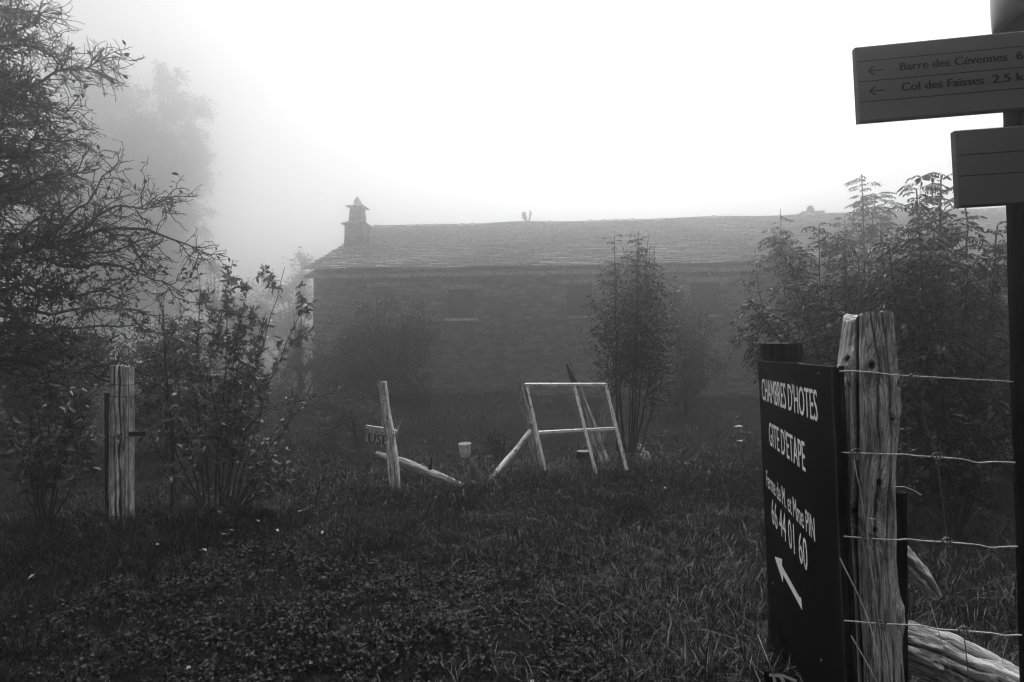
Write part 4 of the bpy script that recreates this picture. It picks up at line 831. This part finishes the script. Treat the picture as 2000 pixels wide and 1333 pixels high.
sapling('young_ash', 'thin sapling with dense feathered tip, tallest of the clump behind the white frame', [(6.75, 1238, 880, 1244, 700, 1246, 560, 1247, 452)], (34, 0), .15, 303, m_='leafdark', nbr=0, sr=(.014, .004), dz=0, tr=(.55, 1), droop=.3)
T = thing('bare_shoot', 'thin bare bent shoot arching left of the sapling clump above the white frame', 'shoot', at(1215, 880, 6.6) * [1, 1, 0])
P, Q = limbs([([(1218, 885, 6.6), (1212, 790, 6.6), (1190, 740, 6.6), (1172, 712, 6.6), (1145, 690, 6.6), (1130, 660, 6.6), (1124, 632, 6.6)], .007, .002), ([(1205, 720, 6.7), (1185, 620, 6.7), (1178, 560, 6.7), (1168, 508, 6.7)], .006, .002), ([(1195, 640, 6.7), (1165, 612, 6.7), (1152, 575, 6.7)], .005, .002), ([(1262, 600, 6.8), (1262, 520, 6.8), (1265, 470, 6.8), (1268, 458, 6.8)], .006, .003), ([(1270, 600, 6.8), (1276, 540, 6.8), (1279, 480, 6.8)], .005, .003)], 16, .004)
MB().tubes(P, Q, 5).build('stems', M['twig'], T)
mb = MB(); i = np.array([2] * 16 + [3] * 2 + [4] * 2); rng = np.random.default_rng(3); q, d = interp_poly(P, i, rng.uniform(.3, 1, 20)); leaves(mb, q, rdir(20) - [0, 0, 1], .05, .03); mb.build('foliage', M['leafdark'], T)
# right mass
sapling('rowan_tree', 'pale feathery tree top standing above the farmhouse ridge behind the cracked fence post', [(8.2, 1690, 860, 1690, 640, 1688, 480, 1683, 340), (8.2, 1700, 860, 1720, 640, 1725, 500, 1720, 420), (8.2, 1680, 860, 1660, 640, 1650, 500, 1650, 430), (8.2, 1690, 860, 1700, 560, 1705, 420, 1712, 380)], (230, 330), .24, 311, nbr=40, sr=(.03, .006), tr=(.3, 1), npair=6)
sapling('rowan_tree', 'dark rowan with hanging feathered leaves just left of the signpost under the lower board', [(4.3, 1850, 1000, 1840, 700, 1835, 500, 1838, 350), (4.3, 1860, 1000, 1880, 700, 1890, 500, 1885, 340), (4.3, 1850, 1000, 1810, 720, 1800, 520, 1790, 370), (4.3, 1870, 1000, 1920, 720, 1940, 560, 1950, 440), (4.3, 1840, 1000, 1780, 760, 1750, 600, 1735, 470)], (260, 520), .19, 312, m_='leafdark', nbr=60, sr=(.018, .005), tr=(.35, 1), npair=6, droop=.6)
sapling('rowan_tree', 'bushy young rowan spreading left behind the stub of the dark post', [(5.4, 1640, 920, 1600, 700, 1560, 560, 1520, 470), (5.4, 1650, 920, 1620, 700, 1600, 560, 1600, 440), (5.4, 1630, 920, 1560, 760, 1500, 690, 1445, 660), (5.4, 1640, 920, 1560, 720, 1510, 640, 1470, 600), (5.4, 1660, 920, 1660, 700, 1650, 560, 1650, 470), (5.4, 1650, 920, 1590, 660, 1550, 560, 1545, 520), (5.4, 1640, 920, 1580, 800, 1530, 720, 1490, 690)], (380, 560), .17, 313, m_='leafdark', nbr=80, sr=(.018, .004), tr=(.3, 1), npair=5)
sapling('rowan_tree', 'slim rowan with bare spike tip rising before the roof', [(7.4, 1560, 850, 1540, 650, 1528, 520, 1524, 408), (7.4, 1570, 850, 1560, 650, 1550, 540, 1535, 460), (7.4, 1560, 850, 1500, 650, 1480, 560, 1475, 490)], (110, 160), .22, 314, nbr=24, sr=(.018, .003), tr=(.4, .97), npair=6)
sapling('rowan_tree', 'dense rowan mid thicket directly behind the head of the cracked post', [(5.0, 1740, 980, 1730, 700, 1725, 560, 1720, 450), (5.0, 1750, 980, 1760, 700, 1770, 560, 1775, 440), (5.0, 1740, 980, 1700, 700, 1680, 560, 1675, 500), (5.0, 1760, 980, 1800, 700, 1820, 560, 1840, 460), (5.0, 1740, 980, 1690, 800, 1650, 700, 1630, 600)], (330, 520), .18, 315, m_='leafdark', nbr=60, sr=(.02, .005), tr=(.3, 1))
cloud_tree('hedge_bush', 'dark leafy bush filling the gap behind the sign, under the spreading rowan', 'bush', (1650, 900), 6.4, [(1600, 760, 90, 70, 0), (1540, 700, 60, 50, 0), (1700, 700, 90, 90, 0), (1640, 620, 80, 70, 0), (1720, 800, 90, 60, 0), (1600, 850, 80, 30, 0)], 36000, .055, 211, m_='leafdark', trunk=.05, shell=.1, br=.01)
cloud_tree('hedge_bush', 'dark leafy bush filling the ground behind the wires beside the signpost', 'bush', (1860, 960), 5.6, [(1800, 620, 90, 90, 0), (1890, 620, 90, 110, 0), (1830, 760, 110, 100, 0), (1930, 780, 90, 100, 0), (1790, 860, 80, 60, 0), (1890, 880, 100, 50, 0), (2010, 700, 90, 160, 0), (2080, 860, 100, 100, 0)], 60000, .05, 212, m_='leafdark', trunk=.05, shell=.1, br=.01)
cloud_tree('weed_bush', 'low leafy undergrowth right behind the wires between the cracked post and the signpost', 'bush', (1850, 1010), 4.0, [(1810, 880, 60, 50, 0), (1890, 860, 60, 60, 0), (1950, 900, 50, 60, .2), (1850, 960, 90, 30, 0)], 9000, .04, 213, m_='leafdark', trunk=.02, shell=.2, br=.006)
# dry stalk plants
for (px, py, z, hpx, lab, sd_) in ((975, 915, 6.9, 66, 'dark seeded weed standing between the bucket and the brace pole', 1), (724, 905, 7.2, 104, 'pale round seed head on a thin stalk above the box sign', 2), (770, 900, 6.4, 150, 'thin pale branching stalk right of the leaning gate post', 3), (1170, 905, 7.6, 150, 'thin pale crooked stalks behind the right pane of the white frame', 4)):
    rng = np.random.default_rng(sd_); T = thing('dry_weed', lab, 'weed', at(px, py, z) * [1, 1, 0]); nst = {1: 12, 2: 1, 3: 4, 4: 5}[sd_]; defs = []
    for k in range(nst):
        dx = rng.uniform(-18, 18) if nst > 1 else 0; hh = hpx * rng.uniform(.6, 1) if nst > 1 else hpx; defs.append(([(px + dx * .2, py, z), (px + dx * .6, py - hh * .5, z), (px + dx * 1.2 + (22 if sd_ == 3 else 0), py - hh, z)], .005, .002))
    P, Q = limbs(defs, 10, .02); mb = MB().tubes(P, Q, 4)
    if sd_ != 2: P1, R1 = spawn(P, Q, nst * 4, (.4, 1), (.06, .2), .8, .6, (0, 0, .2), 5, .2, (0, 0, .2), .6, .003, .0015); mb.tubes(P1, R1, 3)
    mb.build('stems', M['twig' if sd_ == 1 else 'greywood'], T)
    mb = MB()
    if sd_ == 1: i = rng.integers(0, len(P1), 500); q, d = interp_poly(P1, i, rng.uniform(.2, 1, 500)); leaves(mb, q, d + rdir(500), .03, .014); mb.build('foliage', M['leafdark'], T)
    if sd_ == 2: q = np.repeat(P[0, -1:], 120, 0); leaves(mb, q, rdir(120), .026, .008); mb.build('seed_head', M['dead'], T)

# ------------------------------------------------------------------ turf
rng = np.random.default_rng(77)
def blades(mb, xy, hgt, wid, lean_, dirs=None, K=5):
    n = len(xy); th = rng.uniform(0, 2 * np.pi, n) if dirs is None else dirs; D = np.stack([np.cos(th), np.sin(th)], 1)
    t = np.linspace(0, 1, K)[None]; hgt = hgt[:, None]; b = lean_[:, None]; out = hgt * b * t ** 1.8; up_ = hgt * (t - .55 * np.clip(b, 0, 1.3) * t ** 2.6)
    c = np.stack([xy[:, 0, None] + D[:, 0, None] * out, xy[:, 1, None] + D[:, 1, None] * out, gz(xy[:, 0], xy[:, 1])[:, None] - .005 + up_], -1)
    ph = th + np.pi / 2 + rng.normal(size=n) * .6; S_ = np.stack([np.cos(ph), np.sin(ph), rng.normal(size=n) * .15], 1)[:, None] * (wid[:, None] * np.array([.8, 1, .9, .6, .08])[None, :K] / 2)[..., None]
    V = np.stack([c - S_, c + S_], 2).reshape(n, K * 2, 3); q = np.array([[2 * i, 2 * i + 1, 2 * i + 3, 2 * i + 2] for i in range(K - 1)])
    f = (q[None] + (np.arange(n) * K * 2)[:, None, None]).reshape(-1, 4); g = np.repeat(rng.random((n, 1, 3)) * 30, K * 2, 1) + V * .3; mb.add(V.reshape(-1, 3), f, g.reshape(-1, 3))
def scatter(n, y0, y1, pw=1.0, m_=1.15):
    y = (rng.uniform(0, 1, n) ** pw) * (y1 - y0) + y0; x = rng.uniform(-1, 1, n) * (y * .9 * m_ + .4); return np.stack([x, y], 1)
def clover_mask(p):
    x, y = p[:, 0], p[:, 1]; q = np.stack([x * 1.3, y * 1.3, x * 0], -1); nse = fbm(q, 3, 8)
    return ((x + 1.0) / 1.45) ** 2 + ((y - 2.6) / 1.25) ** 2 + nse * .8 + rng.normal(size=len(x)) * .22 < 1.0
def tall(p): return np.clip((p[:, 0] + .25) / 1.6, 0, 1) * np.clip((4.6 - p[:, 1]) / 2, 0, 1)
mb = MB()
p = scatter(130000, 1.3, 5.2, .8); cm = clover_mask(p); p = p[~cm | (rng.random(len(p)) < .35)]
cl_ = .5 + .5 * fbm(np.stack([p[:, 0] * 3.5, p[:, 1] * 3.5, p[:, 0] * 0], -1), 2, 31); tl = tall(p); n = len(p)
fl = fbm(np.stack([p[:, 0] * 2.2, p[:, 1] * 2.2, p[:, 0] * 0 + 9], -1), 2, 12) * 3.2 + .5
hh = (.035 + .035 * cl_ + tl * (.03 + .06 * cl_)) * rng.uniform(.5, 1.4, n)
blades(mb, p, hh, rng.uniform(.0018, .0038, n) * (1 + .2 * tl), rng.uniform(.15, 1.3, n) * (.7 + .5 * tl), fl + rng.normal(size=n) * 1.1)
p = scatter(9000, 1.4, 4.6, .8); p = p[(p[:, 0] > -.3 - rng.random(len(p)) * .8)]; n = len(p); cc_ = p[rng.integers(0, n, n // 14)]; p = cc_[rng.integers(0, len(cc_), n)] + rng.normal(size=(n, 2)) * .05; blades(mb, p, rng.uniform(.08, .17, n), rng.uniform(.0024, .004, n), rng.uniform(.7, 1.5, n))
p = scatter(110000, 5.0, 12, .75); n = len(p); cl_ = .5 + .5 * fbm(np.stack([p[:, 0] * 2.5, p[:, 1] * 2.5, p[:, 0] * 0], -1), 2, 31)
blades(mb, p, (.035 + .05 * cl_) * rng.uniform(.5, 1.4, n), rng.uniform(.004, .008, n), rng.uniform(.1, 1.2, n), K=4)
p = scatter(30000, 11, 17, .9); n = len(p); blades(mb, p, rng.uniform(.05, .16, n), rng.uniform(.01, .02, n), rng.uniform(.1, 1, n), K=4)
# tufts round the posts and the frame, and the tangle under the wires
for (px, py, z, sx_, sy_, cnt, h0) in ((1080, 935, 6.2, .9, .25, 2600, .17), (775, 955, 5.7, .35, .2, 900, .16), (880, 945, 5.9, .7, .25, 1500, .15), (1250, 915, 6.8, .6, .3, 1500, .15), (240, 1015, 4.6, .5, .2, 900, .12), (430, 995, 4.9, .6, .3, 1500, .14), (90, 1020, 4.3, .5, .3, 1000, .13), (1500, 1150, 3.1, .5, .5, 2500, .2), (1540, 1300, 2.0, .3, .4, 1300, .26), (1850, 1150, 3.0, .9, .6, 6500, .24), (1900, 1300, 2.3, .5, .4, 2200, .22)):
    c = at(px, py, z); p = rng.normal(size=(cnt, 2)) * [sx_, sy_] + c[:2]; p = p[p[:, 1] > 1.2]; n = len(p); blades(mb, p, h0 * rng.uniform(.4, 1.3, n), rng.uniform(.002, .0045, n) * (1 if z < 4 else 1.5), rng.uniform(.2, 1.3, n))
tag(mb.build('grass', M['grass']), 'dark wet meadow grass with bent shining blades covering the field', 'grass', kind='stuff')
# clover
mb = MB(); p = scatter(60000, 1.5, 4.2, .85, .9); q = np.stack([p[:, 0] * 4, p[:, 1] * 4, p[:, 0] * 0], -1); p = p[clover_mask(p) & (fbm(q, 2, 19) + rng.normal(size=len(p)) * .25 > -.1)]; p = p[:9000]; n = len(p); hz_ = rng.uniform(.015, .09, n) + .02 * fbm(np.stack([p[:, 0] * 6, p[:, 1] * 6, p[:, 0] * 0], -1), 2, 23); c = np.stack([p[:, 0], p[:, 1], gz(p[:, 0], p[:, 1]) + hz_], 1)
a0 = rng.uniform(0, 6.28, n); tilt = rdir(n) * .8
for k in range(3):
    a = a0 + k * 2.094; D = np.stack([np.cos(a), np.sin(a), np.full(n, -.05)], 1) + tilt * .6; s_ = rng.uniform(.007, .021, n); leaves(mb, c, D, s_, s_ * .95, False, .45, .3)
tag(mb.build('clover', M['clover']), 'patch of dark round clover leaves in the near left of the meadow', 'clover', kind='stuff')
# long stalks standing before the sign and post
stk = [((1640, 1090, 1.25), (1690, 1190, 1.22), (1735, 1345, 1.2)), ((1662, 1242, 1.2), (1690, 1290, 1.2), (1720, 1345, 1.2)), ((1480, 1240, 1.75), (1500, 1290, 1.7), (1520, 1340, 1.7)), ((1448, 1250, 1.8), (1475, 1285, 1.8), (1503, 1330, 1.8)), ((1668, 900, 1.26), (1690, 1010, 1.26), (1705, 1130, 1.25), (1722, 1250, 1.25)), ((1745, 952, 1.3), (1762, 950, 1.3), (1785, 958, 1.3), (1800, 968, 1.3)), ((1816, 1178, 1.35), (1832, 1230, 1.35), (1850, 1290, 1.35), (1868, 1345, 1.35)), ((1968, 1248, 1.3), (1960, 1275, 1.3), (1957, 1300, 1.3))]
SG = []
for k_, q in enumerate(stk):
    P = resample(np.array([at(*a) for a in q]), 14); o = MB().tubes(P, np.linspace(.0014, .0008, 14), 4)
    ob = o.build('grass_stalk', M['farwood'])
    tag(ob, ['long pale stalk crossing the foot of the cracked post diagonally', 'short pale stalk low at the foot of the cracked post', 'straight pale stalk left of the sign foot, right one of two', 'straight pale stalk left of the sign foot, left one of two', 'long thin stalk running down the face of the cracked post', 'arched pale grass head at the right side of the cracked post', 'thick bent stalk standing before the thick split rail', 'short pale stalk hanging under the lowest wire near the signpost'][k_], 'stalk', 'long stalks around the fence')
# fallen leaves and clover flowers, one by one
dl = [(462, 1027), (448, 1040), (432, 1052), (68, 1126), (305, 1074), (395, 1083), (425, 1006), (540, 1040), (630, 1043), (470, 1085), (655, 1013), (360, 1015), (555, 1005), (590, 1003), (500, 1020), (345, 1016), (1283, 963), (1297, 961), (1270, 948)]
first = None
for k_, (px, py) in enumerate(dl):
    c = on_ground(px, py); c[2] = gz(c[0], c[1]) + .05
    mb = MB(); leaves(mb, c[None], rdir(1) * [1, 1, .3], .036, .022, flat=.7, curl=.4); ob = mb.build('fallen_leaf', M['dead']); tag(ob, 'small pale fallen leaf lying on the dark grass', 'leaf', 'fallen leaves scattered on the grass')
fw = [(497, 1280), (525, 1326), (470, 1331), (368, 1305), (607, 1295), (635, 1288), (490, 1279), (1040, 1332)]
for k_, (px, py) in enumerate(fw):
    c = on_ground(px, py + 20); c[2] = at(px, py, c[1])[2]; mb = MB(); n = 90; d = rdir(n); d[:, 2] = np.abs(d[:, 2]) * 1.2 - .3; leaves(mb, np.repeat(c[None], n, 0), d, .0095, .003, True, curl=.1)
    T = thing('clover_flower', 'small white clover flower in the near left corner of the meadow' if px < 1000 else 'small white clover flower at the bottom edge in the middle of the meadow', 'flower', (c[0], c[1], gz(c[0], c[1])), 'white clover flowers' if px < 1000 else None)
    mb.build('flower_head', M['flower'], T); MB().tubes(np.array([[c[0], c[1], gz(c[0], c[1]) - .01], [c[0] + .004, c[1], c[2] * .5], [c[0], c[1], c[2]]]), np.full(3, .0009), 4).build('stem', M['clover'], T)


# ------------------------------------------------------------------ haze
hz = MB().box((0, 40, 9), (244, 244, 20.2)); m = bpy.data.materials.new('haze_air'); m.use_nodes = True; t = m.node_tree; t.nodes.clear()
pv = t.nodes.new('ShaderNodeVolumePrincipled'); o_ = t.nodes.new('ShaderNodeOutputMaterial'); t.links.new(pv.outputs[0], o_.inputs['Volume'])
pv.inputs['Color'].default_value = g3(.99); pv.inputs['Density'].default_value = HAZE_DENSITY; pv.inputs['Anisotropy'].default_value = HAZE_ANISO
tag(hz.build('haze', m, smooth=False), 'even pale fog filling the meadow and thickening towards the farmhouse', 'haze', kind='stuff')
